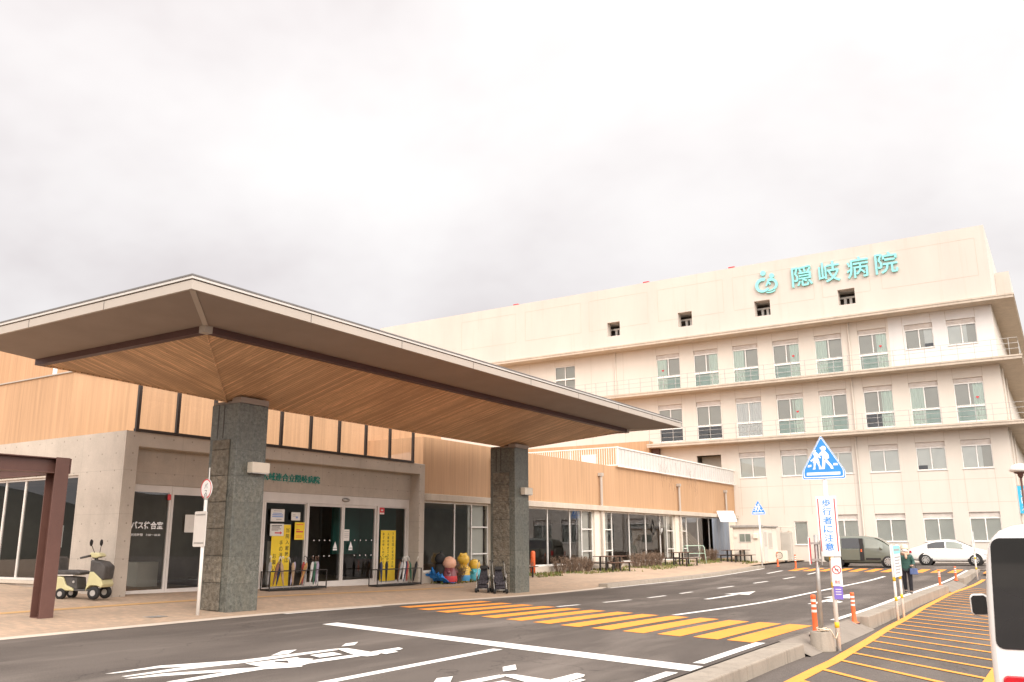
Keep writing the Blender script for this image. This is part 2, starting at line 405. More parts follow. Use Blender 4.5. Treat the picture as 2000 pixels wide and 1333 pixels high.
M['banner_blue'] = mat('sky blue banner', (0.06, 0.47, 0.72), 0.6, 0.05, 2)
M['fence_white'] = mat('white fence panel', (0.60, 0.57, 0.535), 0.5, 0.04, 2)
M['peach'] = mat('peach plastic', (0.78, 0.42, 0.27), 0.35, 0.05, 3, coat=0.3)
M['maroon'] = mat('maroon plastic', (0.22, 0.055, 0.06), 0.35, 0.08, 3, coat=0.3)
M['toy_yellow'] = mat('yellow plastic', (0.80, 0.50, 0.06), 0.35, 0.05, 3, coat=0.3)
M['toy_blue'] = mat('light blue plastic', (0.07, 0.32, 0.58), 0.35, 0.05, 3, coat=0.3)
M['toy_cyan'] = mat('cyan plastic', (0.10, 0.48, 0.56), 0.35, 0.05, 3, coat=0.3)
M['plaid'] = mat('dark plaid fabric', (0.035, 0.03, 0.035), 0.9, 0.9, 22)
M['green_cone'] = mat('dark green', (0.03, 0.11, 0.07), 0.6, 0.1, 4)
UMB = {}
for nm, c in dict(black=(0.025, 0.025, 0.028), tan=(0.42, 0.29, 0.18), lilac=(0.42, 0.36, 0.45), brown=(0.24, 0.12, 0.07), grey=(0.36, 0.35, 0.34), white=(0.62, 0.60, 0.58), red=(0.38, 0.06, 0.055), navy=(0.04, 0.05, 0.10), green=(0.04, 0.13, 0.08), amber=(0.45, 0.24, 0.09)).items():
    UMB[nm] = mat('umbrella cloth ' + nm, c, 0.75, 0.2, 9)

# ---------------------------------------------------------------- helpers
class MB:
    def __init__(s):
        s.v = []; s.f = []; s.mi = []; s.cur = 0
    def mat(s, i): s.cur = i; return s
    def add(s, verts, faces):
        o = len(s.v)
        s.v += [Vector(p) for p in verts]
        for f in faces:
            s.f.append([o + i for i in f]); s.mi.append(s.cur)
        return s
    def poly(s, pts): return s.add(pts, [list(range(len(pts)))])
    def box(s, x0, x1, y0, y1, z0, z1):
        return s.add([(x0, y0, z0), (x1, y0, z0), (x1, y1, z0), (x0, y1, z0), (x0, y0, z1), (x1, y0, z1), (x1, y1, z1), (x0, y1, z1)],
                     [(0, 3, 2, 1), (4, 5, 6, 7), (0, 1, 5, 4), (1, 2, 6, 5), (2, 3, 7, 6), (3, 0, 4, 7)])
    def obox(s, c, size, mtx=None):
        a, b, d = size[0] / 2, size[1] / 2, size[2] / 2
        P = [(-a, -b, -d), (a, -b, -d), (a, b, -d), (-a, b, -d), (-a, -b, d), (a, -b, d), (a, b, d), (-a, b, d)]
        mtx = mtx or Matrix.Identity(3)
        return s.add([Vector(c) + mtx @ Vector(p) for p in P],
                     [(0, 3, 2, 1), (4, 5, 6, 7), (0, 1, 5, 4), (1, 2, 6, 5), (2, 3, 7, 6), (3, 0, 4, 7)])
    def prism(s, pts, vec):
        n = len(pts); vec = Vector(vec)
        P = [Vector(p) for p in pts] + [Vector(p) + vec for p in pts]
        F = [list(range(n))[::-1], list(range(n, 2 * n))]
        for i in range(n):
            j = (i + 1) % n
            F.append((i, j, n + j, n + i))
        return s.add(P, F)
    def tube(s, pts, r, n=8, cap=True):
        pts = [Vector(p) for p in pts]
        rs = r if isinstance(r, (list, tuple)) else [r] * len(pts)
        V = []; F = []
        up = None
        for i, p in enumerate(pts):
            a = pts[max(0, i - 1)]; b = pts[min(len(pts) - 1, i + 1)]
            d = (b - a).normalized()
            if up is None:
                up = Vector((0, 0, 1)) if abs(d.z) < 0.9 else Vector((1, 0, 0))
            x = d.cross(up)
            if x.length < 1e-5: x = d.cross(Vector((0, 1, 0.1)))
            x.normalize(); y = x.cross(d).normalized(); up = y
            for k in range(n):
                t = 2 * math.pi * k / n
                V.append(p + rs[i] * (math.cos(t) * x + math.sin(t) * y))
        for i in range(len(pts) - 1):
            for k in range(n):
                k2 = (k + 1) % n
                F.append((i * n + k, i * n + k2, (i + 1) * n + k2, (i + 1) * n + k))
        if cap:
            F.append(list(range(n))[::-1]); F.append([(len(pts) - 1) * n + k for k in range(n)])
        return s.add(V, F)
    def lathe(s, prof, n=16, c=(0, 0, 0), m=None, close=True):
        m = m or Matrix.Identity(3); c = Vector(c)
        V = []; F = []
        for (r, z) in prof:
            for k in range(n):
                t = 2 * math.pi * k / n
                V.append(c + m @ Vector((r * math.cos(t), r * math.sin(t), z)))
        for i in range(len(prof) - 1):
            for k in range(n):
                k2 = (k + 1) % n
                F.append((i * n + k, i * n + k2, (i + 1) * n + k2, (i + 1) * n + k))
        if close:
            F.append(list(range(n))[::-1]); F.append([(len(prof) - 1) * n + k for k in range(n)])
        return s.add(V, F)
    def ball(s, c, r, n=14, sq=(1, 1, 1)):
        prof = [(max(1e-4, r * math.sin(math.pi * i / 9)), -r * math.cos(math.pi * i / 9)) for i in range(10)]
        return s.lathe(prof, n, c, Matrix.Diagonal(sq))
    def build(s, name, mats, parent=None, origin=None, smooth=False, bevel=0, segs=1):
        """origin: world point the verts are measured from (kept as the object's location when it has no parent)"""
        me = bpy.data.meshes.new(name)
        o = Vector(origin) if origin is not None else Vector((0, 0, 0))
        me.from_pydata([tuple(p - o) for p in s.v], [], s.f)
        ml = mats if isinstance(mats, (list, tuple)) else [mats]
        for q in ml: me.materials.append(q)
        me.polygons.foreach_set('material_index', s.mi)
        if smooth:
            me.polygons.foreach_set('use_smooth', [True] * len(me.polygons))
        me.update()
        ob = bpy.data.objects.new(name, me)
        COL.objects.link(ob)
        if parent is not None: ob.parent = parent
        elif origin is not None: ob.location = o
        if bevel:
            b = ob.modifiers.new('bevel', 'BEVEL'); b.width = bevel; b.segments = segs; b.limit_method = 'ANGLE'; b.angle_limit = R(35)
            b.harden_normals = False
        if smooth:
            pass
        return ob
def tag(o, label, cat=None, group=None):
    o['label'] = label
    if cat: o['category'] = cat
    if group: o['group'] = group
    return o
def struct(o):
    o['kind'] = 'structure'; return o
def thing(name, label, cat, loc=(0, 0, 0), rz=0, group=None):
    o = bpy.data.objects.new(name, None)
    o.empty_display_size = 0.3
    COL.objects.link(o)
    o.location = loc; o.rotation_euler = (0, 0, rz)
    return tag(o, label, cat, group)
def copy_tree(o, parent=None):
    c = o.copy(); COL.objects.link(c)
    if parent is not None: c.parent = parent
    for ch in list(o.children): copy_tree(ch, c)
    return c
def rotz(a): return Matrix.Rotation(a, 3, 'Z')
def text_verts(body, offset=0.0, extrude=0.0, res=3):
    cu = bpy.data.curves.new('lettering', 'FONT')
    cu.body = body; cu.extrude = extrude; cu.offset = offset; cu.resolution_u = res; cu.size = 1
    ob = bpy.data.objects.new('lettering', cu)
    COL.objects.link(ob)
    bpy.context.view_layer.update()
    dg = bpy.context.evaluated_depsgraph_get()
    me = bpy.data.meshes.new_from_object(ob.evaluated_get(dg))
    V = [v.co.copy() for v in me.vertices]; F = [list(p.vertices) for p in me.polygons]
    bpy.data.objects.remove(ob); bpy.data.curves.remove(cu); bpy.data.meshes.remove(me)
    return V, F
def add_text(mb, body, origin, ax, ay, w, h, depth=0.004, offset=0.015, fit=True):
    """lettering filling the w x h box whose lower left corner is origin; ax, ay are unit vectors"""
    V, F = text_verts(body, offset, 0.5 if depth else 0.0)
    x0 = min(v.x for v in V); x1 = max(v.x for v in V); y0 = min(v.y for v in V); y1 = max(v.y for v in V)
    ax = Vector(ax); ay = Vector(ay); az = ax.cross(ay)
    o = Vector(origin)
    sx = w / (x1 - x0); sy = h / (y1 - y0)
    mb.add([o + ax * ((v.x - x0) * sx) + ay * ((v.y - y0) * sy) + az * ((v.z + 0.5) * depth) for v in V], F)
EX, EY, EZ = Vector((1, 0, 0)), Vector((0, 1, 0)), Vector((0, 0, 1))

# ---------------------------------------------------------------- lie of the land
def ss(a, b, x):
    t = min(1, max(0, (x - a) / (b - a))); return t * t * (3 - 2 * t)
def zr(Y): return -.2 * ss(13, 28, Y) + .25 * ss(40, 58, Y)
def zfore(X, Y): return zr(Y) + .045 * min(12, max(0, -16.3 - X)) + .1 * ss(30.5, 32, Y)
def zroad(X, Y): return zr(Y)
def zpark(X, Y): return zr(Y) - (.22 - .03 * (1 - ss(12, 17, Y))) * (1 - ss(44, 54, Y))
def steps(a, b, d):
    n = max(1, int(math.ceil((b - a) / d - 1e-6)))
    return [a + (b - a) * i / n for i in range(n + 1)]
def sheet(mb, x0, x1, y0, y1, zf, dz=0.0, dx=4.0, dy=0.5, skip=None):
    xs = steps(x0, x1, dx); ys = steps(y0, y1, dy)
    V = [(x, y, zf(x, y) + dz) for y in ys for x in xs]
    n = len(xs); F = []
    for j in range(len(ys) - 1):
        for i in range(n - 1):
            if skip and skip((xs[i] + xs[i + 1]) / 2, (ys[j] + ys[j + 1]) / 2): continue
            F.append((j * n + i, j * n + i + 1, (j + 1) * n + i + 1, (j + 1) * n + i))
    return mb.add(V, F)

b = MB(); b.poly([(-1500, -1500, -1.3), (1500, -1500, -1.3), (1500, 1500, -1.3), (-1500, 1500, -1.3)])
struct(b.build('ground', M['ground']))
# low wooded hills all round, far behind the buildings and behind the camera
b = MB()
nA = 90
V = []; F = []
for i in range(nA):
    a = 2 * math.pi * i / nA
    k = 0.8 + 0.25 * math.sin(a * 5 + 1.2) * math.cos(a * 3) + 0.22 * math.sin(a * 13 + 0.3) + rnd.uniform(-.1, .1)
    dg_ = math.degrees(a); dg_ = dg_ - 360 if dg_ > 180 else dg_
    front = max(0.02, ss(6, 26, dg_) if dg_ > 0 else ss(72, 95, -dg_))       # nothing ahead, wooded slopes beside and behind the camera
    for rad, h in ((110, -2), (150, 12), (200, 20), (420, 30)):
        V.append((rad * math.sin(a), rad * math.cos(a), -1.25 if h < 0 else max(-1.2, h * max(.2, k) * front - 1.2)))
for i in range(nA):
    for j in range(3):
        i2 = (i + 1) % nA
        F.append((i * 4 + j, i2 * 4 + j, i2 * 4 + j + 1, i * 4 + j + 1))
b.add(V, F)
struct(b.build('hills', M['hill'], smooth=True))

def kx(Y): return -.45 * ss(14.4, 30, Y)          # the right kerb drifts a little towards the building
b = MB(); sheet(b, -15.2, -4.1, -25, 52, zroad, 0, 1.5)
for p in b.v:
    if p.x > -4.11: p.x += kx(p.y)
sheet(b, -16.6, -3.72, 52, 66, zroad, 0, 1.5)
struct(b.build('road', M['asphalt']))
b = MB(); sheet(b, -4.75, 60, -25, 51.9, zpark, -.002, 4); sheet(b, -3.72, 60, 51.9, 66, zpark, -.002, 4)
struct(b.build('parking_ground', M['asphalt_dark']))
b = MB()
sheet(b, -15.6, -15.2, -25, 31.0, zfore, 0.004, 1, 0.5)
struct(b.build('kerb_strip', M['paver_edge']))
b = MB()
sheet(b, -60, -16.3, -25, 66, zfore, 0, 3)
sheet(b, -16.3, -15.6, -25, 52, zfore, 0, 1)
sheet(b, -16.6, -16.3, 52, 52.01, zfore, 0, 1)
struct(b.build('forecourt_paving', M['paver']))
# raised kerb on the building side
b = MB()
ys = steps(31.0, 51.6, 1.0)
for i in range(len(ys) - 1):
    a0, a1 = ys[i], ys[i + 1] - 0.012
    k0 = zr(a0); k1 = zr(a1)
    t0 = 0.15 * ss(30.8, 31.6, a0)
    x0, x1 = -15.62, -15.2
    b.add([(x0, a0, k0 - .1), (x1, a0, k0 - .1), (x1, a1, k1 - .1), (x0, a1, k1 - .1), (x0, a0, k0 + .15), (x1 - .03, a0, k0 + .15), (x1 - .03, a1, k1 + .15), (x0, a1, k1 + .15)],
          [(0, 3, 2, 1), (4, 5, 6, 7), (0, 1, 5, 4), (1, 2, 6, 5), (2, 3, 7, 6), (3, 0, 4, 7)])
struct(b.build('kerb', M['kerb'], bevel=0.012))
def kerb_right(y0, y1, h):
    b = MB()
    ys = steps(y0, y1, 1.0)
    for i in range(len(ys) - 1):
        a0, a1 = ys[i], ys[i + 1] - 0.010
        k0, k1 = zr(a0), zr(a1)
        p0, p1, q0, q1 = -4.12 + kx(a0), -3.70 + kx(a0), -4.12 + kx(a1), -3.70 + kx(a1)
        b.add([(p0, a0, k0 - .5), (p1, a0, k0 - .5), (q1, a1, k1 - .5), (q0, a1, k1 - .5), (p0, a0, k0 + h), (p1 - .02, a0, k0 + h), (q1 - .02, a1, k1 + h), (q0, a1, k1 + h)],
              [(0, 3, 2, 1), (4, 5, 6, 7), (0, 1, 5, 4), (1, 2, 6, 5), (2, 3, 7, 6), (3, 0, 4, 7)])
    struct(b.build('kerb', M['kerb'], bevel=0.02, segs=2))
kerb_right(2.0, 14.4, -0.012)
kerb_right(20.4, 37.6, 0.05)
kerb_right(43.5, 51.5, 0.08)
b = MB()
for y0, y1 in ((14.4, 20.4), (37.6, 43.5)):
    for q in range(8):
        a0 = y0 + (y1 - y0) * q / 8; a1 = y0 + (y1 - y0) * (q + 1) / 8
        b.poly([(-4.12 + kx(a0), a0, zr(a0) + .004), (-3.62 + kx(a0), a0, zpark(-3, a0) + .004), (-3.62 + kx(a1), a1, zpark(-3, a1) + .004), (-4.12 + kx(a1), a1, zr(a1) + .004)])
struct(b.build('kerb_ramp', M['ramp']))

# ---------------------------------------------------------------- painted markings (sheets 4 mm above the road)
def strip(mb, x0, x1, y0, y1, zf=zroad, dz=0.005, skew=0.0):
    """band from (x0..x1); ends shifted by skew * (x - x0)"""
    ys = steps(0, 1, 0.5 / max(0.5, abs(y1 - y0)))
    V = []; F = []
    for t in ys:
        for x in (x0, x1):
            y = y0 + (y1 - y0) * t + skew * (x - x0)
            V.append((x, y, zf(x, y) + dz))
    for i in range(len(ys) - 1):
        F.append((2 * i, 2 * i + 1, 2 * i + 3, 2 * i + 2))
    mb.add(V, F)
def flat(mb, pts, zf=zroad, dz=0.005):
    mb.poly([(x, y, zf(x, y) + dz) for x, y in pts])
for i, (x, ya, yb) in enumerate(((-14.36, 17.8, 21.5), (-13.4, 17.3, 21.05), (-12.5, 16.85, 20.7), (-11.6, 16.5, 20.3), (-10.7, 16.1, 19.95), (-9.85, 15.75, 19.6), (-9.0, 15.42, 19.3), (-8.2, 15.1, 18.9), (-7.42, 14.85, 18.7), (-6.68, 14.62, 18.5), (-5.95, 14.45, 18.2), (-5.25, 14.3, 18.0), (-4.62, 14.12, 17.85))):
    b = MB(); strip(b, x - .24, x + .24, ya, yb, skew=-0.34)
    struct(b.build('crosswalk_marking', M['orange_paint']))
b = MB()
flat(b, [(-12.5, 12.92), (-4.12, 10.58), (-4.12, 11.05), (-12.5, 13.34)])
struct(b.build('stop_line', M['white_paint']))
b = MB(); strip(b, -7.45, -7.28, 2.0, 11.28); struct(b.build('lane_line', M['white_paint']))
b = MB(); strip(b, -7.78, -7.62, 19.0, 45.2); struct(b.build('lane_line', M['white_paint']))
b = MB(); strip(b, -4.36, -4.20, 2.0, 10.4); strip(b, -4.36, -4.20, 11.3, 14.0); struct(b.build('edge_line', M['white_paint']))
b = MB()
for i in range(32):
    a0 = 19.5 + i; a1 = a0 + 1
    b.poly([(-4.36 + kx(a0), a0, zr(a0) + .005), (-4.21 + kx(a0), a0, zr(a0) + .005), (-4.21 + kx(a1), a1, zr(a1) + .005), (-4.36 + kx(a1), a1, zr(a1) + .005)])
struct(b.build('edge_line', M['white_paint']))
b = MB(); strip(b, -15.16, -15.02, 14.4, 17.7); struct(b.build('edge_line', M['white_paint']))
b = MB(); strip(b, -15.16, -15.04, 31.0, 51.0); struct(b.build('edge_line', M['white_paint']))
for ya, yb in ((20.3, 21.5), (23.0, 24.8), (26.1, 27.5), (28.8, 29.9), (32.6, 34.4), (37, 39), (41.5, 43.5), (46, 48)):
    b = MB(); strip(b, -11.5, -11.36, ya, yb); struct(b.build('lane_line', M['white_paint']))
def arrow(x, y, L_=5.0):
    b = MB()
    strip(b, x - .09, x + .09, y, y + L_ * .62)
    flat(b, [(x - .42, y + L_ * .58), (x + .42, y + L_ * .58), (x, y + L_)])
    struct(b.build('arrow_marking', M['white_paint']))
arrow(-9.62, 26.3); arrow(-6.35, 25.6, 5.6)
b = MB(); flat(b, [(-6.42, 27.2), (-5.8, 26.6), (-5.8, 27.1), (-6.42, 28.2)]); struct(b.build('arrow_marking', M['white_paint']))
CHAR = [[(-10.17, 6.82), (-10.21, 7.62), (-9.75, 8.47), (-9.68, 8.38), (-9.79, 7.76), (-10.03, 7.5), (-10.11, 6.89)], [(-9.8, 6.79), (-9.82, 7.54), (-9.71, 8.5), (-9.5, 10.13), (-9.36, 10.03), (-9.39, 9.49), (-9.46, 8.36), (-9.6, 7.62), (-9.73, 6.81)], [(-9.61, 6.7), (-9.57, 7.17), (-9.13, 7.94), (-8.6, 8.55), (-8.53, 8.49), (-8.92, 7.82), (-9.4, 7.04), (-9.54, 6.75)], [(-8.97, 6.79), (-9.0, 8.02), (-8.88, 8.88), (-8.77, 9.73), (-8.57, 9.64), (-8.66, 8.73), (-8.55, 8.41), (-8.77, 8.07), (-8.79, 6.9)], [(-9.39, 8.31), (-9.32, 8.72), (-9.12, 8.59), (-9.01, 8.21)], [(-9.32, 8.72), (-9.26, 9.11), (-9.14, 9.05), (-9.12, 8.8), (-9.23, 8.66)], [(-9.12, 8.8), (-9.14, 9.05), (-8.94, 9.1), (-8.82, 8.92), (-8.91, 8.62)], [(-9.01, 8.21), (-9.12, 8.59), (-8.91, 8.62), (-8.93, 8.22)], [(-9.26, 9.35), (-9.21, 9.76), (-8.92, 9.65), (-8.95, 9.23)], [(-9.47, 10.1), (-9.35, 10.22), (-8.76, 10.06), (-8.51, 9.99), (-8.43, 9.83), (-8.46, 9.65), (-8.57, 9.64), (-8.9, 9.77)], [(-8.77, 10.08), (-8.75, 10.68), (-8.6, 10.6), (-8.55, 10.47), (-8.52, 10.0)], [(-8.5, 9.99), (-8.5, 10.3), (-8.41, 10.26), (-8.4, 9.97)], [(-9.67, 9.01), (-9.95, 9.49), (-9.88, 9.71), (-9.63, 9.31)], [(-9.58, 10.33), (-9.79, 10.65), (-9.77, 10.92), (-9.52, 10.55)]]
for ox, oy in ((0, 0), (3.53, -0.95)):
    b = MB()
    for i, pl in enumerate(CHAR):
        flat(b, [(x + ox, y + oy) for x, y in pl], dz=0.004 + 0.0006 * i)
    struct(b.build('road_lettering', M['white_paint']))
# amber hatching of the parking bay
BORDER = ((3, -3.17), (14, -3.2), (18, -3.42), (21.7, -3.66), (28.5, -3.95), (37.7, -4.06), (48, -3.65))
def border(y):
    for (a, p), (c, q) in zip(BORDER[:-1], BORDER[1:]):
        if a <= y <= c: return p + (q - p) * (y - a) / (c - a)
    return BORDER[-1][1]
b = MB()
for i in range(44):
    a0 = 3 + i; a1 = a0 + 1
    f = border
    b.add([(f(a0) - .09, a0, zpark(0, a0) + .005), (f(a0) + .09, a0, zpark(0, a0) + .005), (f(a1) + .09, a1, zpark(0, a1) + .005), (f(a1) - .09, a1, zpark(0, a1) + .005)], [(0, 1, 2, 3)])
struct(b.build('parking_line', M['yellow_paint']))
b = MB()
for k in range(30):
    y0 = 7.0 + 1.18 * k
    xa = border(y0) + .08
    xb = -1.1
    m = -1.05
    ya, yb = y0, y0 + m * (xb - xa)
    n = 6
    for q in range(n):
        t0, t1 = q / n, (q + 1) / n
        pts = []
        for t, o in ((t0, 0), (t1, 0), (t1, .15), (t0, .15)):
            x = xa + (xb - xa) * t; y = ya + (yb - ya) * t + o
            pts.append((x, y))
        flat(b, pts, zpark, 0.0065)
struct(b.build('hatch_marking', M['yellow_paint']))
b = MB(); strip(b, -1.16, -1.0, 3, 40, zpark, 0.008); struct(b.build('parking_line', M['yellow_paint']))
# far crosswalk in front of the parked cars
for k in range(13):
    x = -13.0 + 0.78 * k
    b = MB(); strip(b, x - .22, x + .22, 48.9 , 52.2, skew=0.0)
    struct(b.build('crosswalk_marking', M['orange_paint']))
b = MB(); strip(b, -13.6, -13.45, 46.2, 49.0); struct(b.build('edge_line', M['white_paint']))
b = MB(); sheet(b, -19.35, -19.05, -8, 20, zfore, 0.005, 1, .5); struct(b.build('tactile_strip', M['tactile']))
b = MB(); sheet(b, -19.35, -19.05, 20, 27, zfore, 0.005, 1, .5); struct(b.build('tactile_strip', M['tactile']))
b = MB(); b.box(-16.95, -16.6, 12.1, 12.5, zfore(-16.8, 12.3), zfore(-16.8, 12.3) + .006); struct(b.build('drain_cover', M['grey_metal']))
# grass verge: blades by the low planting
g = MB()
for (x0, x1, y0, y1, n) in ((-20.9, -19.4, 33, 42, 900), (-20.9, -18.6, 42, 54, 1300), (-20.5, -16.9, 53.5, 57.5, 900), (-20.95, -20.2, 27.2, 33, 260)):
    for i in range(n):
        x = rnd.uniform(x0, x1); y = rnd.uniform(y0, y1)
        if math.sin(x * 2.1 + y * .9) + math.sin(y * 1.7) < -0.5: continue
        z = zfore(x, y); h = rnd.uniform(.05, .16); a = rnd.uniform(0, 6.28); w = .035
        dx_, dy_ = w * math.cos(a), w * math.sin(a); lx, ly = rnd.uniform(-.06, .06), rnd.uniform(-.06, .06)
        g.cur = 0 if rnd.random() < .55 else 1
        g.poly([(x - dx_, y - dy_, z), (x + dx_, y + dy_, z), (x + lx, y + ly, z + h)])
go = g.build('grass', [M['grass'], mat('green grass', (0.11, 0.15, 0.035), 0.9, 0.3, 3)])
go['kind'] = 'stuff'; go['label'] = 'patchy winter grass in front of the shop windows'

# ================================================================ hospital (facade plane Y = 65)
def wall_grid(mb, a0, a1, z0, z1, holes, P, depth_vec):
    """wall from a0..a1 by z0..z1 with rectangular holes (a0,a1,z0,z1); P(a,z) -> point; reveals run along depth_vec"""
    A = sorted({a0, a1, *[h[0] for h in holes], *[h[1] for h in holes]})
    Z = sorted({z0, z1, *[h[2] for h in holes], *[h[3] for h in holes]})
    A = [a for a in A if a0 <= a <= a1]; Z = [z for z in Z if z0 <= z <= z1]
    for i in range(len(A) - 1):
        for j in range(len(Z) - 1):
            ca, cz = (A[i] + A[i + 1]) / 2, (Z[j] + Z[j + 1]) / 2
            if any(h[0] < ca < h[1] and h[2] < cz < h[3] for h in holes): continue
            mb.poly([P(A[i], Z[j]), P(A[i + 1], Z[j]), P(A[i + 1], Z[j + 1]), P(A[i], Z[j + 1])])
    dv = Vector(depth_vec)
    for h in holes:
        c = [Vector(P(h[0], h[2])), Vector(P(h[1], h[2])), Vector(P(h[1], h[3])), Vector(P(h[0], h[3]))]
        for k in range(4):
            mb.poly([c[k], c[(k + 1) % 4], c[(k + 1) % 4] + dv, c[k] + dv])

HO = (-20, 65, 0)
hosp = thing('hospital_building', 'large cream four storey hospital with concrete balcony slabs behind the low orange wing', 'building', HO)
YW = 65.0
TALL = [('A', i) for i in range(1, 7)]
WX = {1: (-26.94, -24.93), 2: (-23.75, -21.75), 3: (-20.58, -18.6), 4: (-17.46, -15.49), 5: (-14.36, -12.43), 6: (-11.3, -9.36), 7: (-8.28, -6.45), 8: (-5.5, -3.7)}
wins = []
wins.append((-36.44, -34.45, 13.46, 16.38, 'quad', 'NN', 0))
for i, cfg, hrt in ((1, 'CB', 'L'), (2, 'BC', 0), (3, 'CB', 0), (4, 'BC', 'R'), (5, 'CB', 0), (6, 'BC', 'R')):
    wins.append((*WX[i], 13.40, 16.31, 'tall', cfg, hrt))
wins.append((-8.18, -6.36, 14.50, 16.28, 'short', 'NB', 0)); wins.append((-5.5, -3.7, 14.48, 16.27, 'short', 'BN', 0))
for i, cfg, hrt in ((1, 'NN', 0), (2, 'NN', 0), (3, 'WW', 0), (4, 'BC', 'R'), (5, 'CB', 0), (6, 'NC', 0), (7, 'CB', 0), (8, 'BC', 'R')):
    wins.append((*WX[i], 9.20, 12.17, 'tall', cfg, hrt))
for i, cfg in ((3, 'WW'), (4, 'BB'), (5, 'BW'), (6, 'BW'), (7, 'BB'), (8, 'BN')):
    wins.append((*WX[i], 6.11, 8.01, 'short', cfg, 0))
wins.append((-16.84, -15.9, 1.21, 2.86, 'plain', 'WW', 0))
for i, cfg in ((5, 'WW'), (6, 'BB'), (7, 'BW'), (8, 'WW')):
    wins.append((*WX[i], 1.40, 3.28, 'short', cfg, 0))
niche = (-23.92, -21.98, 6.1, 7.97)
Pf = lambda a, z: (a, YW, z)
holes = [(w[0], w[1], w[2], w[3]) for w in wins] + [niche]
b = MB()
b.cur = 0
white_x0 = -9.2
wall_grid(b, -56, white_x0, -0.3, 17.3, [h for h in holes if h[1] < white_x0], Pf, (0, .22, 0))
right = [h for h in holes if h[0] > white_x0]
wall_grid(b, white_x0, -2.65, -0.3, 13.2, [h for h in right if h[3] < 13.3], Pf, (0, .22, 0))
b.cur = 1
wall_grid(b, white_x0, -2.65, 13.2, 17.3, [h for h in right if h[3] > 13.3], Pf, (0, .22, 0))
b.cur = 0
b.poly([(-2.65, 65, -.3), (-2.65, 98, -.3), (-2.65, 98, 17.3), (-2.65, 65, 17.3)])
b.poly([(-56, 65, -.3), (-56, 65, 17.3), (-56, 98, 17.3), (-56, 98, -.3)])
b.poly([(-56, 98, -.3), (-56, 98, 17.3), (-2.65, 98, 17.3), (-2.65, 98, -.3)])
b.cur = 2
# thin sealant lines between the wall panels
jx = sorted({round(x, 2) for w in WX.values() for x in w} | {-29.9, -32.9, -36.44, -34.45, -39, -42})
def vj(x, z0, z1):
    b.box(x - .012, x + .012, YW - .004, YW - .002, z0, z1)
for x in jx:
    for z0, z1 in ((13.45, 16.9), (9.25, 12.85)):
        segs = [(z0, z1)]
        for w in wins:
            if w[0] - .05 < x < w[1] + .05 and w[2] < z1 and w[3] > z0:
                segs = [(w[3] + .02, z1)]
        for s0, s1 in segs: vj(x, s0, s1)
    if x > -20.9: vj(x, 3.35, 6.05); vj(x, 8.05, 8.65); vj(x, 0.1, 1.35)
for z in (5.42, 3.9):
    b.box(-20.8, -2.66, YW - .004, YW - .002, z - .012, z + .012)
b.build('wall', [M['cream'], M['white_wall'], M['cream_joint']], hosp, HO)
# rooms seen through the windows: floors, back wall
b = MB()
b.poly([(-56, 68.2, -.3), (-2.7, 68.2, -.3), (-2.7, 68.2, 17.2), (-56, 68.2, 17.2)])
for z in (0.1, 4.9, 8.7, 12.9, 17.0):
    b.poly([(-56, 65.23, z), (-2.7, 65.23, z), (-2.7, 68.2, z), (-56, 68.2, z)])
for x in [(WX[i][1] + WX[i + 1][0]) / 2 for i in range(1, 8)] + [-30, -40]:
    b.poly([(x, 65.23, -.3), (x, 68.2, -.3), (x, 68.2, 17.2), (x, 65.23, 17.2)])
b.build('interior', M['interior'], hosp, HO)
b = MB(); x0, x1, z0, z1 = niche
b.poly([(x0, 66.2, z0), (x1, 66.2, z0), (x1, 66.2, z1), (x0, 66.2, z1)]); b.box(x0 + 1.4, x1 - .05, 66.0, 66.15, z0, z0 + 1.45)
b.build('niche_back', M['blind'], hosp, HO)

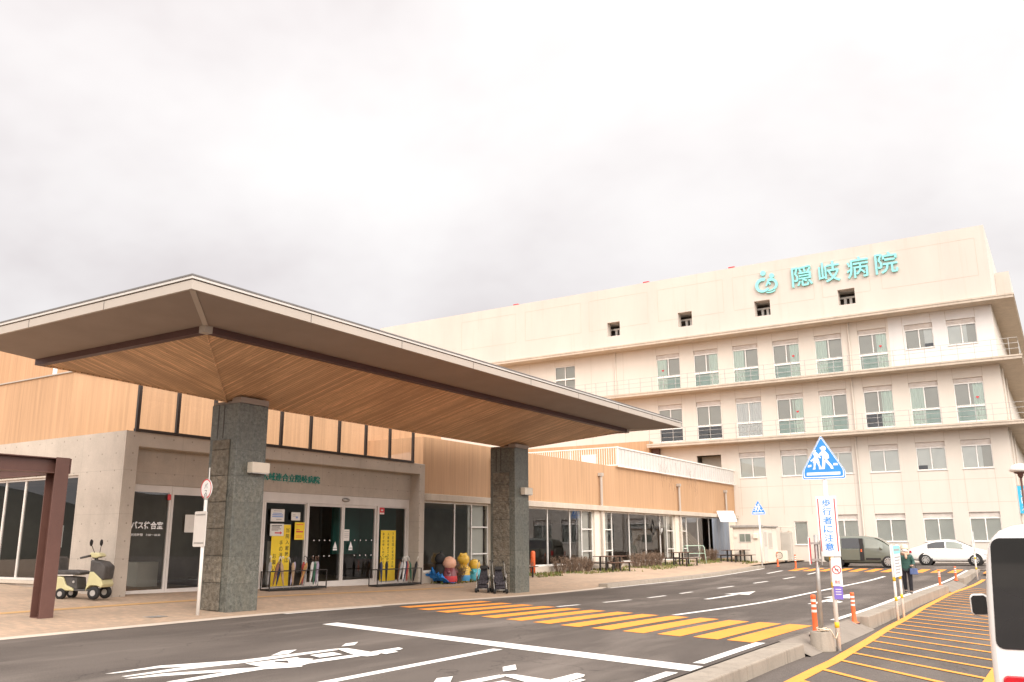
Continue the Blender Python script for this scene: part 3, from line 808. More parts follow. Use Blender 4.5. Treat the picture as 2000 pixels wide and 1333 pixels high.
def hosp_window(x0, x1, z0, z1, kind, cfg, heart):
    """frame with its panes, louvre, curtains and sill as sub-parts"""
    yf = YW + .07
    f = MB(); g = MB()
    ft = .055
    zt = z1
    if kind in ('tall', 'short'): zt = z1 - (.34 if kind == 'tall' else .36)
    zm = z0 + 1.06 if kind == 'tall' else (z0 + 1.75 if kind == 'quad' else z0)
    def bar(a0, a1, c0, c1, d=.07): f.box(a0, a1, yf, yf + d, c0, c1)
    bar(x0, x0 + ft, z0, zt); bar(x1 - ft, x1, z0, zt)
    bar(x0 + ft, x1 - ft, z0, z0 + ft * 1.2); bar(x0 + ft, x1 - ft, zt - ft * 1.3, zt)
    xm = (x0 + x1) / 2
    if kind in ('tall', 'quad'):
        bar(x0 + ft, x1 - ft, zm - .07, zm + .07)
    if kind != 'plain':
        bar(xm - .035, xm + .035, (zm + .07) if kind in ('tall', 'quad') else z0 + ft * 1.2, zt - ft * 1.3, .06)
    if kind == 'quad': bar(xm - .03, xm + .03, z0 + ft * 1.2, zm - .07, .06)
    w = f.build('window', M['white_metal'], hosp, HO)
    g.poly([(x0 + .03, yf + .04, z0 + .03), (x1 - .03, yf + .04, z0 + .03), (x1 - .03, yf + .04, zt - .03), (x0 + .03, yf + .04, zt - .03)])
    g.build('pane', M['glass_win'], w, HO)
    if kind in ('tall', 'short'):
        l = MB()
        l.box(x0, x1, yf + .06, yf + .075, zt, z1)
        n = 7
        for i in range(n):
            zz = zt + (z1 - zt) * (i + .25) / n
            l.add([(x0, yf + .035, zz), (x1, yf + .035, zz), (x1, yf + .058, zz + .03), (x0, yf + .058, zz + .03)], [(0, 1, 2, 3)])
        l.build('louver', M['louver'], w, HO)
    s = MB(); s.box(x0 - .04, x1 + .04, YW - .05, YW + .07, z0 - .045, z0 - .003)
    if kind != 'tall': s.build('sill', M['alu'], w, HO)
    def cloth(a0, a1, c0, c1, m, nm, fold):
        back = .018 if a1 > x1 - .06 else 0.0         # the right hand sheet hangs behind the left one where they overlap
        q = MB(); n = max(6, int((a1 - a0) / .05)); V = []
        for i in range(n + 1):
            a = a0 + (a1 - a0) * i / n
            yy = yf + (.085 + .02 * math.sin(i * 1.9) if fold else .12) + back * (1 + fold)
            V += [(a, yy, c0), (a, yy, c1)]
        q.add(V, [(2 * i, 2 * i + 2, 2 * i + 3, 2 * i + 1) for i in range(n)])
        q.build(nm, m, w, HO)
    for side, k in ((0, cfg[0]), (1, cfg[1])):
        a0, a1 = (x0 + .05, xm) if side == 0 else (xm, x1 - .05)
        if kind == 'tall' and k == 'B': cloth(a0 - .30 * side, a1 + .30 * (1 - side), z0 + .06, zm, M['lower_blind'], 'lower_screen', False)  # added sheet, tinted to stand in for room and sky in lower panes
        if k == 'N': cloth(a0 - .30 * side, a1 + .30 * (1 - side), (zm if kind == 'tall' else z0 + .06), zt - .05, M['blind'], 'blind', False)  # uncovered panes: grey sheet added, its colour stands in for reflected sky
        if k == 'C':
            wd = rnd.uniform(.82, 1.0)
            if side: a0 = a1 - (a1 - a0) * wd
            else: a1 = a0 + (a1 - a0) * wd
            cloth(a0, a1, z0 + .06, zt - .05, M['curtain'], 'curtain', True)
        elif k == 'B': cloth(a0 - .30 * side, a1 + .30 * (1 - side), zm if kind == 'tall' else z0 + rnd.choice((.06, .06, .35)), zt - .05, M['blind'] if kind == 'tall' else M['blind_white'], 'blind', False)
        elif k == 'W': cloth(a0 - .25 * side, a1 + .25 * (1 - side), z0 + .06, zt - .05, M['curtain_white'] if kind == 'tall' else M['blind_white'], 'blind', kind == 'tall')
    if heart:
        hx = (x0 + xm) / 2 if heart == 'L' else (xm + x1) / 2
        hz = zm + .55
        pts = []
        for i in range(20):
            t = 2 * math.pi * i / 20
            pts.append((hx + .011 * 16 * math.sin(t) ** 3 * .55, yf + .03, hz + .011 * .55 * (13 * math.cos(t) - 5 * math.cos(2 * t) - 2 * math.cos(3 * t) - math.cos(4 * t))))
        MB().poly(pts).build('heart_sticker', M['red'], w, HO)
for w in wins: hosp_window(*w)

# balcony slabs wrapping the right hand corner
for z, xl in ((17.27, -50), (13.18, -50), (8.98, -27.5)):
    b = MB()
    th = .27
    P0 = [(xl, 63.7), (-1.25, 63.7), (-1.25, 98), (-2.66, 98), (-2.66, 64.99), (xl, 64.99)]
    b.prism([(x, y, z - th) for x, y in P0], (0, 0, th))
    P1 = [(xl, 63.66), (-1.21, 63.66), (-1.21, 98), (-1.25, 98), (-1.25, 63.7), (xl, 63.7)]
    b.prism([(x, y, z - .1) for x, y in P1], (0, 0, .105))
    b.build('balcony_slab', M['slab'], hosp, HO)
for z, xl in ((13.18, -50), (8.98, -27.4)):
    b = MB()
    x = xl + .1
    while x < -1.4:
        b.box(x - .016, x + .016, 63.80, 63.832, z, z + 1.15); x += 1.0
    y = 64.8
    while y < 97:
        b.box(-1.40, -1.37, y - .016, y + .016, z, z + 1.15); y += 1.0
    for h in (.42, .78, 1.13):
        b.box(xl, -1.37, 63.805, 63.827, z + h, z + h + .026); b.box(-1.397, -1.375, 63.83, 97, z + h, z + h + .026)
    b.build('balcony_railing', M['grey_metal'], hosp, HO)
# parapet storey with four square openings
op = [(-30.92, -29.76, 18.28, 19.47), (-24.62, -23.45, 18.25, 19.43), (-18.41, -17.21, 18.23, 19.43), (-12.25, -11.08, 18.2, 19.36)]
b = MB()
wall_grid(b, -56, -2.45, 17.272, 22.42, op, lambda a, z: (a, 64.3, z), (0, .7, 0))
b.poly([(-2.45, 64.3, 17.272), (-2.45, 90, 17.272), (-2.45, 90, 22.42), (-2.45, 64.3, 22.42)])
b.poly([(-56, 64.3, 22.42), (-2.45, 64.3, 22.42), (-2.45, 90, 22.42), (-56, 90, 22.42)])
b.poly([(-56, 90, 17.3), (-56, 90, 22.42), (-2.45, 90, 22.42), (-2.45, 90, 17.3)])
b.cur = 1
for x0, x1 in ((-3.1, -9.2), (-10.0, -13.3), (-13.9, -20.0), (-20.8, -26.3), (-27.2, -32.6), (-33.4, -39), (-40, -46)):
    for z in (18.95, 21.6):
        if z < 19 and any(o[0] < max(x0, x1) and o[1] > min(x0, x1) for o in op):
            for o in op:
                if min(x0, x1) < o[0] and o[1] < max(x0, x1):
                    b.box(min(x0, x1), o[0] - .02, 64.294, 64.297, z - .012, z + .012); b.box(o[1] + .02, max(x0, x1), 64.294, 64.297, z - .012, z + .012)
        else: b.box(min(x0, x1), max(x0, x1), 64.294, 64.297, z - .012, z + .012)
    for x in (x0, x1): b.box(x - .012, x + .012, 64.294, 64.297, 18.97, 21.58)
b.build('parapet_wall', [M['parapet'], M['cream_joint']], hosp, HO)
for o in op:
    b = MB()
    b.cur = 0
    b.poly([(o[0] - .8, 66.1, o[2] - .8), (o[1] + .8, 66.1, o[2] - .8), (o[1] + .8, 66.1, o[3] + .8), (o[0] - .8, 66.1, o[3] + .8)])
    b.cur = 1
    b.poly([(o[0] - .8, 65.0, o[3] + .05), (o[1] + .8, 65.0, o[3] + .05), (o[1] + .8, 66.1, o[3] + .05), (o[0] - .8, 66.1, o[3] + .05)])
    for q in (.22, .55, .9):
        x = o[0] + (o[1] - o[0]) * q
        b.box(x - .09, x + .09, 65.5, 65.7, o[2] - .3, o[3] - .32)
    b.box(o[0] - .3, o[1] + .3, 65.45, 65.6, o[3] - .42, o[3] - .30)
    b.build('service_opening', [M['interior_dark'], M['blind_white']], hosp, HO)
# upper volume behind the parapet at the right
b = MB(); b.box(-2.44, -1.5, 72, 96, 17.272, 21.0); b.build('parapet_return', M['parapet'], hosp, HO)
for x, z0, z1 in ((-11.9, 13.2, 17.0), (-12.0, 8.99, 12.9), (-12.1, 0.0, 8.7), (-30.6, 13.2, 17.0)):
    b = MB(); b.tube([(x, 64.9, z0), (x, 64.9, z1)], .055, 8)
    for zz in steps(z0 + .3, z1 - .2, 1.2): b.box(x - .075, x + .075, 64.9, 64.99, zz, zz + .04)
    b.build('drainpipe', M['cream'], hosp, HO)
for y in (66.2, 70.5):
    b = MB(); b.tube([(-2.55, y, 0), (-2.55, y, 8.6)], .055, 8); b.tube([(-2.55, y, 9), (-2.55, y, 12.8)], .055, 8); b.build('drainpipe', M['cream'], hosp, HO)
for x in (-27.4, -20.1, -40.2):
    b = MB(); b.box(x - .25, x + .25, 64.6, 64.9, 22.43, 22.62); b.build('roof_light', M['red'], hosp, HO)
# orange rendered part of the facade beside the terrace
b = MB(); b.box(-44, -27.52, 64.2, 64.98, 3.0, 9.3); b.build('orange_wall', M['siding'], hosp, HO)
b = MB(); b.box(-27.5, -26.9, 64.6, 64.98, 3.0, 8.7); b.build('brown_pier', M['brown_steel'], hosp, HO)
b = MB(); b.box(-33.6, -32.2, 64.15, 64.19, 7.0, 8.5); w = b.build('window', M['alu'], hosp, HO)
b = MB(); b.box(-33.5, -32.95, 64.13, 64.148, 7.1, 8.4); b.box(-32.85, -32.3, 64.13, 64.148, 7.1, 8.4); b.build('pane', M['blind_white'], w, HO)

# ---------------------------------------------------------------- roof sign: emblem and four characters
SO = (-13, 64.3, 20)
sg = thing('hospital_sign', 'turquoise emblem and four large characters on the hospital parapet', 'sign', SO)
def arcstrip(mb, cx, cz, ri, ro, a0, a1, y, d, n=28, taper=0.0):
    V = []
    for i in range(n + 1):
        t = i / n; a = R(a0 + (a1 - a0) * t)
        k = 1 - taper * t
        rm = (ri + ro) / 2; hw = (ro - ri) / 2 * k
        for r_, yy in ((rm - hw, y), (rm + hw, y), (rm + hw, y + d), (rm - hw, y + d)):
            V.append((cx + r_ * math.cos(a), yy, cz + r_ * math.sin(a)))
    F = []
    for i in range(n):
        for k in range(4):
            k2 = (k + 1) % 4
            F.append((4 * i + k, 4 * i + k2, 4 * i + 4 + k2, 4 * i + 4 + k))
    F += [(0, 1, 2, 3), (4 * n + 3, 4 * n + 2, 4 * n + 1, 4 * n)]
    mb.add(V, F)
b = MB()
y0 = 64.12
MX = Matrix.Rotation(R(90), 3, 'X')
for cx, cz, r_ in ((-17.53, 21.52, .20), (-16.89, 21.22, .185)):
    b.lathe([(r_, -.0), (r_, .1)], 24, (cx, y0 + .1, cz), MX)
arcstrip(b, -17.6, 20.56, .35, .60, 68, 325, y0, .1, 40, 0.35)
arcstrip(b, -16.98, 20.52, .30, .52, 118, -60, y0 - .004, .1, 32, 0.3)
arcstrip(b, -17.1, 20.62, .66, .74, -55, -112, y0 + .003, .1, 16)
arcstrip(b, -17.12, 20.62, .50, .58, -28, -105, y0 + .006, .1, 16)
b.prism([(-17.22, y0 + .009, 20.9), (-16.98, y0 + .009, 20.62), (-17.05, y0 + .009, 20.5), (-17.2, y0 + .009, 20.66), (-17.3, y0 + .009, 20.45), (-17.4, y0 + .009, 20.5)], (0, .08, 0))
b.build('emblem', M['sign_teal'], sg, SO)
for ch, x in zip('隠岐病院', (-15.4, -13.43, -11.45, -9.5)):
    b = MB()
    add_text(b, ch, (x, 64.24, 20.02), EX, EZ, 1.5, 1.58, 0.12, 0.006)
    b.build('character', M['sign_teal'], sg, SO)
b = MB()
for x in (-15, -13, -11, -9.2): b.box(x, x + .8, 64.24, 64.3, 20.5, 20.55); b.box(x, x + .8, 64.24, 64.3, 21.1, 21.15)
b.build('mounting_rail', M['alu'], sg, SO)
# banner on the side wall
BO = (-2.2, 66, 3.2)
bn = thing('wall_banner', 'sky blue vertical banner with white lettering on the side wall of the hospital', 'banner', BO)
b = MB(); b.box(-2.6, -1.85, 66.0, 66.04, 3.15, 4.9); b.build('cloth', M['banner_blue'], bn, BO)
for ch, q in (('病', (-2.45, 65.995, 4.3, .42, .42)), ('院', (-2.45, 65.995, 3.78, .42, .42)), ('入口', (-2.5, 65.995, 3.32, .52, .3))):
    b = MB(); add_text(b, ch, q[:3], EX, EZ, q[3], q[4], .01); b.build('character', M['sign_white'], bn, BO)
b = MB(); b.tube([(-2.64, 66.02, 4.93), (-1.8, 66.02, 4.93)], .02, 6); b.tube([(-2.64, 66.02, 3.12), (-1.8, 66.02, 3.12)], .02, 6); b.build('rod', M['grey_metal'], bn, BO)

# ================================================================ low entrance wing (front plane X = -21)
WO = (-24, 30, 0)
wing = thing('entrance_wing', 'long low wing with an orange upper wall, concrete portal and glazed ground floor', 'building', WO)
def P4(b, name, m, parent=None, **k):
    return b.build(name, m, parent or wing, WO, **k)
# upper orange walls
b = MB()
b.box(-60, -24.0, 14.2, 32.0, 4.52, 6.43)
P4(b, 'upper_wall', M['siding'])
b = MB(); b.box(-60, -21.12, 32.0, 64.97, 3.38, 5.6); P4(b, 'upper_wall', M['siding'])
b = MB(); b.box(-60, -21.12, 27.01, 31.99, 3.38, 5.6); P4(b, 'upper_wall', M['siding'])
b = MB(); b.box(-60, -21.76, 14.36, 27.0, 4.30, 4.49); P4(b, 'portal_roof', M['concrete_plain'])
b = MB(); b.box(-60, -30.5, 20.0, 40, 6.46, 10.1); P4(b, 'rear_wall', M['siding'])
b = MB(); b.box(-60, -23.96, 14.16, 14.36, 6.432, 6.47); b.box(-24.16, -23.96, 14.361, 32, 6.432, 6.47); P4(b, 'coping', M['fascia'])
b = MB(); b.tube([(-25.2, 14.3, 6.47), (-25.2, 14.3, 6.85)], .06, 8); P4(b, 'vent_pipe', M['sign_white'])
# fair faced concrete: side wall with the waiting room window, portal frame, recessed lintel
b = MB()
win = (-30.0, -23.0, .56, 3.40)
wall_grid(b, -60, -21.0, -.3, 4.5, [win], lambda a, z: (a, 14.05, z), (0, .3, 0))
b.poly([(-60, 14.05, 4.5), (-21, 14.05, 4.5), (-21, 14.35, 4.5), (-60, 14.35, 4.5)])
P4(b, 'concrete_wall', M['concrete'])
b = MB()
b.prism([(-21.0, 14.052, -.3), (-21.0, 14.46, -.3), (-21.0, 14.46, 4.1), (-21.0, 26.68, 4.1), (-21.0, 26.68, -.3), (-21.0, 27.0, -.3), (-21.0, 27.0, 4.5), (-21.0, 14.052, 4.5)], (-.75, 0, 0))
P4(b, 'portal_frame', M['concrete'], bevel=.012)
b = MB(); b.box(-21.75, -21.46, 14.462, 26.678, 3.14, 4.098); P4(b, 'lintel', M['concrete'])
b = MB(); b.box(-21.75, -21.48, 17.35, 19.0, -.2, 3.138); P4(b, 'concrete_pier', M['concrete'])
# clerestory screen over the portal
cy = (14.36, 15.62, 16.9, 18.2, 19.52, 20.82, 22.18, 23.55, 24.88, 26.25)
for y in cy:
    b = MB(); b.box(-21.07, -20.99, y - .045, y + .045, 4.58, 6.3); P4(b, 'screen_post', M['dark_metal'])
b = MB(); b.box(-21.08, -20.98, 14.3, 26.3, 4.502, 4.578); P4(b, 'screen_rail', M['dark_metal'])
b = MB(); b.poly([(-21.04, 14.4, 4.58), (-21.04, 26.2, 4.58), (-21.04, 26.2, 6.2), (-21.04, 14.4, 6.2)]); P4(b, 'screen_glass', M['glass_clear'])
# concrete eave and plinth of the glazed wing
b = MB(); b.box(-21.6, -20.86, 27.01, 64.9, 3.12, 3.376); P4(b, 'eave_slab', M['concrete_plain'], bevel=.015)
b = MB(); b.box(-21.5, -21.02, 27.01, 64.9, -.4, .40); P4(b, 'plinth', M['concrete_plain'])

# dim rooms behind the glass
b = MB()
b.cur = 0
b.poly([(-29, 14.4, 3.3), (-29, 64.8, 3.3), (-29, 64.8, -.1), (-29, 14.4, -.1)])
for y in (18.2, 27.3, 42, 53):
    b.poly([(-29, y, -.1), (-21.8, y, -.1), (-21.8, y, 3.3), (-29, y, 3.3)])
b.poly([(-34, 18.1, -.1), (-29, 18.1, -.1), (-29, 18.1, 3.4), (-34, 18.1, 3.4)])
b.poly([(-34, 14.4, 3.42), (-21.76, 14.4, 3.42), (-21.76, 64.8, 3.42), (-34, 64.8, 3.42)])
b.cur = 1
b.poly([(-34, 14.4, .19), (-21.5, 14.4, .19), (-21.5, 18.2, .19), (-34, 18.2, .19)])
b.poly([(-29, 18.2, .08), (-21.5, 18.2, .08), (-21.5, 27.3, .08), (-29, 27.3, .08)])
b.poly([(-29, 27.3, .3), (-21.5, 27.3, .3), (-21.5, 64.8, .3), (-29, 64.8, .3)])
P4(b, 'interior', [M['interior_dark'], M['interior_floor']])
b = MB(); b.box(-24.6, -24.5, 25.7, 27.2, 1.1, 2.95); b.box(-24.6, -21.85, 27.21, 27.27, .9, 2.95); P4(b, 'teal_partition', M['teal_wall'])
b = MB(); b.box(-25.9, -25.8, 19.2, 22.5, .09, 2.9); b.box(-23.6, -23.0, 21.0, 21.6, .09, 1.6); b.box(-27, -23.5, 16.5, 17.2, .2, 1.0); P4(b, 'counter', M['interior'])

def glazed(name, y0, y1, z0, z1, xp, posts, glassm, framem, top=.10, bot=.08, post=.05, parent=None, transoms=(), deep=.08):
    """frame in the plane X = xp with posts at the given Y, and one glass sheet as a sub-part"""
    f = MB()
    f.box(xp - deep, xp, y0, y1, z1 - top, z1)
    f.box(xp - deep, xp, y0, y1, z0, z0 + bot)
    ps = sorted(set([y0 + post / 2, y1 - post / 2] + list(posts)))
    for y in ps:
        f.box(xp - deep + .002, xp - .002, y - post / 2, y + post / 2, z0 + bot, z1 - top)
    for (ya, yb, z) in transoms:
        f.box(xp - deep + .004, xp - .004, ya, yb, z - .025, z + .025)
    w = P4(f, name, framem, parent)
    g = MB(); xg = xp - deep / 2
    g.poly([(xg, y0 + .02, z0 + .02), (xg, y1 - .02, z0 + .02), (xg, y1 - .02, z1 - .02), (xg, y0 + .02, z1 - .02)])
    P4(g, 'pane', glassm, w)
    return w
# waiting room doors
glazed('sliding_door', 14.47, 16.0, .19, 3.138, -21.52, (), M['glass_front'], M['alu'], .2, .12, .07)
glazed('sliding_door', 16.01, 17.34, .19, 3.138, -21.52, (), M['glass_front'], M['alu'], .24, .12, .07)
# main entrance
f = MB()
f.box(-21.66, -21.50, 19.0, 26.677, 2.84, 3.138)
f.box(-21.64, -21.52, 19.0, 19.44, .0, 2.838)
for y in (21.34, 24.9): f.box(-21.64, -21.5, y - .05, y + .05, .0, 2.838)
f.box(-21.64, -21.5, 26.56, 26.677, .0, 2.838); f.box(-21.64, -21.5, 19.44, 19.5, .0, 2.838)
f.box(-21.66, -21.48, 19.0, 26.677, -.05, .13)
P4(f, 'door_frame', M['alu'])
glazed('side_light', 19.5, 21.29, .131, 2.838, -21.54, (), M['glass_front'], M['alu'], .04, .05, .04)
glazed('side_light', 24.95, 26.56, .131, 2.838, -21.54, (), M['glass_front'], M['alu'], .04, .05, .04)
glazed('sliding_door', 21.39, 23.10, .131, 2.838, -21.56, (), M['glass_front'], M['alu'], .09, .14, .07)
glazed('sliding_door', 23.11, 24.85, .131, 2.838, -21.56, (), M['glass_front'], M['alu'], .09, .14, .07)
b = MB(); b.lathe([(.0, 0), (.17, 0.01), (.17, .07), (.0, .09)], 20, (-21.5, 23.1, 3.0), Matrix.Rotation(R(90), 3, 'Y') @ Matrix.Diagonal((.42, 1, 1)))
P4(b, 'door_sensor', M['grey_metal'], smooth=True)
b = MB()
for y in (22.72, 23.5):
    b.poly([(-21.535, y - .10, 1.36), (-21.535, y + .10, 1.36), (-21.535, y, 1.58)]); b.poly([(-21.535, y - .10, 1.28), (-21.535, y + .10, 1.28), (-21.535, y + .10, 1.34), (-21.535, y - .10, 1.34)])
for y in (21.7, 21.95, 22.2, 22.45, 23.7, 24.0, 24.3, 24.6):
    for z in (1.1, 1.62): b.poly([(-21.535, y - .02, z - .02), (-21.535, y + .02, z - .02), (-21.535, y + .02, z + .02), (-21.535, y - .02, z + .02)])
P4(b, 'door_marks', M['sign_white'])
# waiting room lettering on the glass
b = MB()
add_text(b, 'バス待合室', (-21.515, 14.78, 1.93), EY, EZ, 1.0, .21, .002, .03)
add_text(b, '利用時間　7:00～18:30', (-21.515, 14.80, 1.74), EY, EZ, .92, .075, .002, .01)
P4(b, 'glass_lettering', M['sign_white'])
b = MB(); b.box(-21.514, -21.508, 15.86, 15.97, 2.74, 2.9); P4(b, 'red_sticker', M['red'])
b = MB(); b.box(-21.514, -21.508, 16.5, 16.85, 1.85, 2.35); P4(b, 'paper_notice', M['paper'])
# glazed bays of the long wing
bay0 = 31.5
def bay(posts, y0, y1, transoms, name='shop_window'):
    glazed(name, y0, y1, .402, 3.118, -21.22, posts, M['glass_front'], M['white_metal'], .07, .08, .055, transoms=transoms)
bay((29.3, 30.5), 27.01, 31.75, ((30.52, 31.72, 2.15), (30.52, 31.72, 1.05)))
b = MB(); b.box(-21.4, -21.1, 31.76, 33.2, .3, 3.118); P4(b, 'wall_pier', M['hut_wall'])
bay((34.4, 36.9, 39.15, 40.4), 33.21, 41.62, ((40.42, 41.6, 2.15), (40.42, 41.6, 1.05), (33.23, 34.38, 2.15), (33.23, 34.38, 1.05)))
b = MB(); b.box(-21.4, -21.1, 41.63, 42.85, .3, 3.118); P4(b, 'wall_pier', M['hut_wall'])
bay((43.95, 46.2, 48.5, 50.7, 51.75), 42.86, 52.85, ((42.88, 43.93, 2.15), (42.88, 43.93, 1.05), (51.77, 52.83, 2.15), (51.77, 52.83, 1.05)))
b = MB(); b.box(-21.4, -21.1, 52.86, 54.0, .3, 3.118); P4(b, 'wall_pier', M['hut_wall'])
bay((55.1, 57.2, 59.4), 54.01, 61.6, ((54.03, 55.08, 2.15), (54.03, 55.08, 1.05)))
b = MB(); b.box(-21.4, -21.1, 61.61, 64.9, .3, 3.118); P4(b, 'wall_pier', M['hut_wall'])
# blinds standing behind the door leaves
for y0, y1 in ((30.55, 31.7), (40.45, 41.57), (42.9, 43.9), (51.8, 52.8), (54.05, 55.05)):
    b = MB(); b.box(-21.5, -21.46, y0, y1, .5, 3.05); P4(b, 'door_blind', M['blind_white'])
# rain pipes with hoppers on the orange wall
for y in (31.9, 42.3, 53.5, 62.6):
    b = MB(); b.tube([(-20.98, y, 3.38), (-20.98, y, 5.0)], .07, 10); b.box(-21.11, -20.88, y - .12, y + .12, 4.95, 5.12); b.tube([(-21.0, y, .4), (-21.0, y, 3.11)], .055, 8)
    P4(b, 'rain_pipe', M['fascia'])
# waiting room window in the side wall
f = MB(); xs = (-30, -29, -28.0, -26.8, -25.76, -24.72, -23.0)
for x in xs: f.box(x - .035, x + .035, 14.14, 14.2, .62, 3.34)
f.box(-30, -23, 14.12, 14.2, 3.341, 3.398); f.box(-30, -23, 14.1, 14.2, .562, .62)
w = P4(f, 'waiting_room_window', M['alu'])
g = MB(); g.poly([(-30, 14.17, .6), (-23, 14.17, .6), (-23, 14.17, 3.38), (-30, 14.17, 3.38)]); P4(g, 'pane', M['glass_front'], w)
b = MB(); b.box(-30.2, -22.9, 13.98, 14.045, .47, .55); P4(b, 'sill', M['concrete_plain'], w)
b = MB(); b.lathe([(.22, 0), (.22, .01)], 24, (-24.05, 14.215, 1.78), Matrix.Rotation(R(90), 3, 'X')); 
b.cur = 1; b.box(-24.2, -23.9, 14.200, 14.204, 1.75, 1.81)
b.cur = 2; b.box(-24.36, -23.74, 14.225, 14.235, 1.45, 2.05)
P4(b, 'no_entry_sticker', [M['red'], M['sign_white'], M['sign_white']], w)
# green lettering on the lintel
LO = (-21.45, 20, 3.5)
ls = thing('entrance_lettering', 'row of dark green raised characters on the concrete lintel over the entrance', 'sign', LO)
for i, ch in enumerate('隠岐広域連合立隠岐病院'):
    b = MB(); add_text(b, ch, (-21.455, 18.62 + i * .287, 3.49), EY, EZ, .26, .25, .03, .004)
    b.build('character', M['sign_green'], ls, LO)
b = MB(); b.box(-21.459, -21.449, 18.6, 21.78, 3.60, 3.615); b.build('fixing_rail', M['sign_green'], ls, LO)

# terrace fence on the roof of the wing
FO = (-21, 44.4, 5.6)
fn = thing('terrace_railing', 'white baluster railing turning into a solid pale panel on the terrace roof', 'fence', FO)
b = MB()
x = -36.0
while x < -21.05:
    b.box(x - .014, x + .014, 44.40, 44.428, 5.72, 6.66); x += .145
b.build('baluster', M['white_metal'], fn, FO)
b = MB()
for z0, z1 in ((6.66, 6.72), (5.66, 5.72)): b.box(-36, -20.95, 44.38, 44.45, z0, z1)
b.build('rail', M['white_metal'], fn, FO)
for x in (-33, -30, -27, -24, -21.0):
    b = MB(); b.box(x - .04, x + .04, 44.455, 44.52, 5.6, 6.74); b.build('post', M['white_metal'], fn, FO)
b = MB(); y = 44.55
while y < 64.8:
    b.box(-21.03, -20.99, y, y + .40, 5.66, 6.64); y += .45
b.build('panel', M['fence_white'], fn, FO)
b = MB(); b.box(-21.06, -20.94, 44.5, 64.9, 6.642, 6.72); b.box(-21.06, -20.94, 44.5, 64.9, 5.604, 5.66); b.build('panel_rail', M['white_metal'], fn, FO)
# dry creeper stems on the panel and wall
b = MB()
for k in range(26):
    y = rnd.uniform(50, 57); z = rnd.uniform(5.4, 6.6); pts = []
    for q in range(9):
        pts.append((-20.955 + rnd.uniform(0, .02), y, z)); y += rnd.uniform(-.12, .12); z -= rnd.uniform(.05, .2)
    b.tube(pts, .004, 4)
tag(b.build('creeper', M['twig'], None, (-20.95, 53, 4.8)), 'thin dry climbing stems hanging over the terrace panel and orange wall', 'plant')

# ================================================================ entrance canopy
CO = (-16.95, 20.67, 0)
can = thing('entrance_canopy', 'wide hipped entrance canopy lined with cedar boards on two stone columns', 'canopy', CO)
def P5(b, name, m, parent=None, **k): return b.build(name, m, parent or can, CO, **k)
cx0, cx1, cy0, cy1 = -20.0, -12.37, 9.25, 32.1
def ring(mb, o, i, z0, z1):
    """rectangular band between outer rect o and inner rect i (x0,x1,y0,y1)"""
    mb.box(o[0], o[1], o[2], i[2], z0, z1); mb.box(o[0], o[1], i[3], o[3], z0, z1)
    mb.box(o[0], i[0], i[2], i[3], z0, z1); mb.box(i[1], o[1], i[2], i[3], z0, z1)
b = MB(); ring(b, (cx0, cx1, cy0, cy1), (cx0 + .05, cx1 - .05, cy0 + .05, cy1 - .05), 5.85, 6.015); P5(b, 'fascia', M['fascia'])
b = MB()
for y in steps(cy0, cy1, 3.0)[1:-1]: b.box(cx1 - .001, cx1 + .003, y - .006, y + .006, 5.852, 6.013)
for x in steps(cx0, cx1, 3.0)[1:-1]: b.box(x - .006, x + .006, cy0 - .003, cy0 + .001, 5.852, 6.013)
P5(b, 'fascia_joint', M['dark_metal'])
b = MB(); ring(b, (cx0 + .03, cx1 - .03, cy0 + .03, cy1 - .03), (cx0 + .08, cx1 - .08, cy0 + .08, cy1 - .08), 6.016, 6.036); P5(b, 'shadow_gap', M['dark_metal'])
b = MB(); ring(b, (cx0 - .02, cx1 + .02, cy0 - .02, cy1 + .02), (cx0 + .1, cx1 - .1, cy0 + .1, cy1 - .1), 6.037, 6.085); P5(b, 'gutter', M['fascia_pale'])
b = MB(); ring(b, (cx0 - .035, cx1 + .035, cy0 - .035, cy1 + .035), (cx0 + .1, cx1 - .1, cy0 + .1, cy1 - .1), 6.086, 6.112); P5(b, 'roof_edge', M['roof_grey'])
b = MB()
q = [(cx0 + .1, cy0 + .1), (cx1 - .1, cy0 + .1), (cx1 - .1, cy1 - .1), (cx0 + .1, cy1 - .1)]
xm = -16.95
rz_ = 6.42
A_, B_ = (xm, cy0 + 4.6, rz_), (xm, cy1 - 4.6, rz_)
z_ = 6.09
b.poly([(*q[0], z_), (*q[1], z_), A_]); b.poly([(*q[1], z_), (*q[2], z_), B_, A_]); b.poly([(*q[2], z_), (*q[3], z_), B_]); b.poly([(*q[3], z_), (*q[0], z_), A_, B_])
P5(b, 'roof', M['grey_metal'])
def lx_(t): return cx0 + t * .06 + (.06 if t > 1.6 else 0)           # the wall side has hardly any overhang
def rect(t): return [(lx_(t), cy0 + t), (cx1 - t, cy0 + t), (cx1 - t, cy1 - t), (lx_(t), cy1 - t)]
def sloped(mb, t0, z0, t1, z1):
    a = rect(t0); c = rect(t1)
    for k in range(4):
        k2 = (k + 1) % 4
        mb.poly([(*a[k], z0), (*a[k2], z0), (*c[k2], z1), (*c[k], z1)])
b = MB(); sloped(b, .04, 5.855, 1.55, 5.735); P5(b, 'outer_soffit', M['soffit'])
for (p, c) in list(zip(rect(.04), rect(1.55)))[1:3]:
    b = MB()
    d = (Vector((*c, 0)) - Vector((*p, 0))).normalized(); s_ = Vector((-d.y, d.x, 0)) * .05
    b.prism([Vector((*p, 5.845)) - s_, Vector((*p, 5.845)) + s_, Vector((*c, 5.724)) + s_, Vector((*c, 5.724)) - s_], (0, 0, .008))
    P5(b, 'hip_trim', M['fascia'])
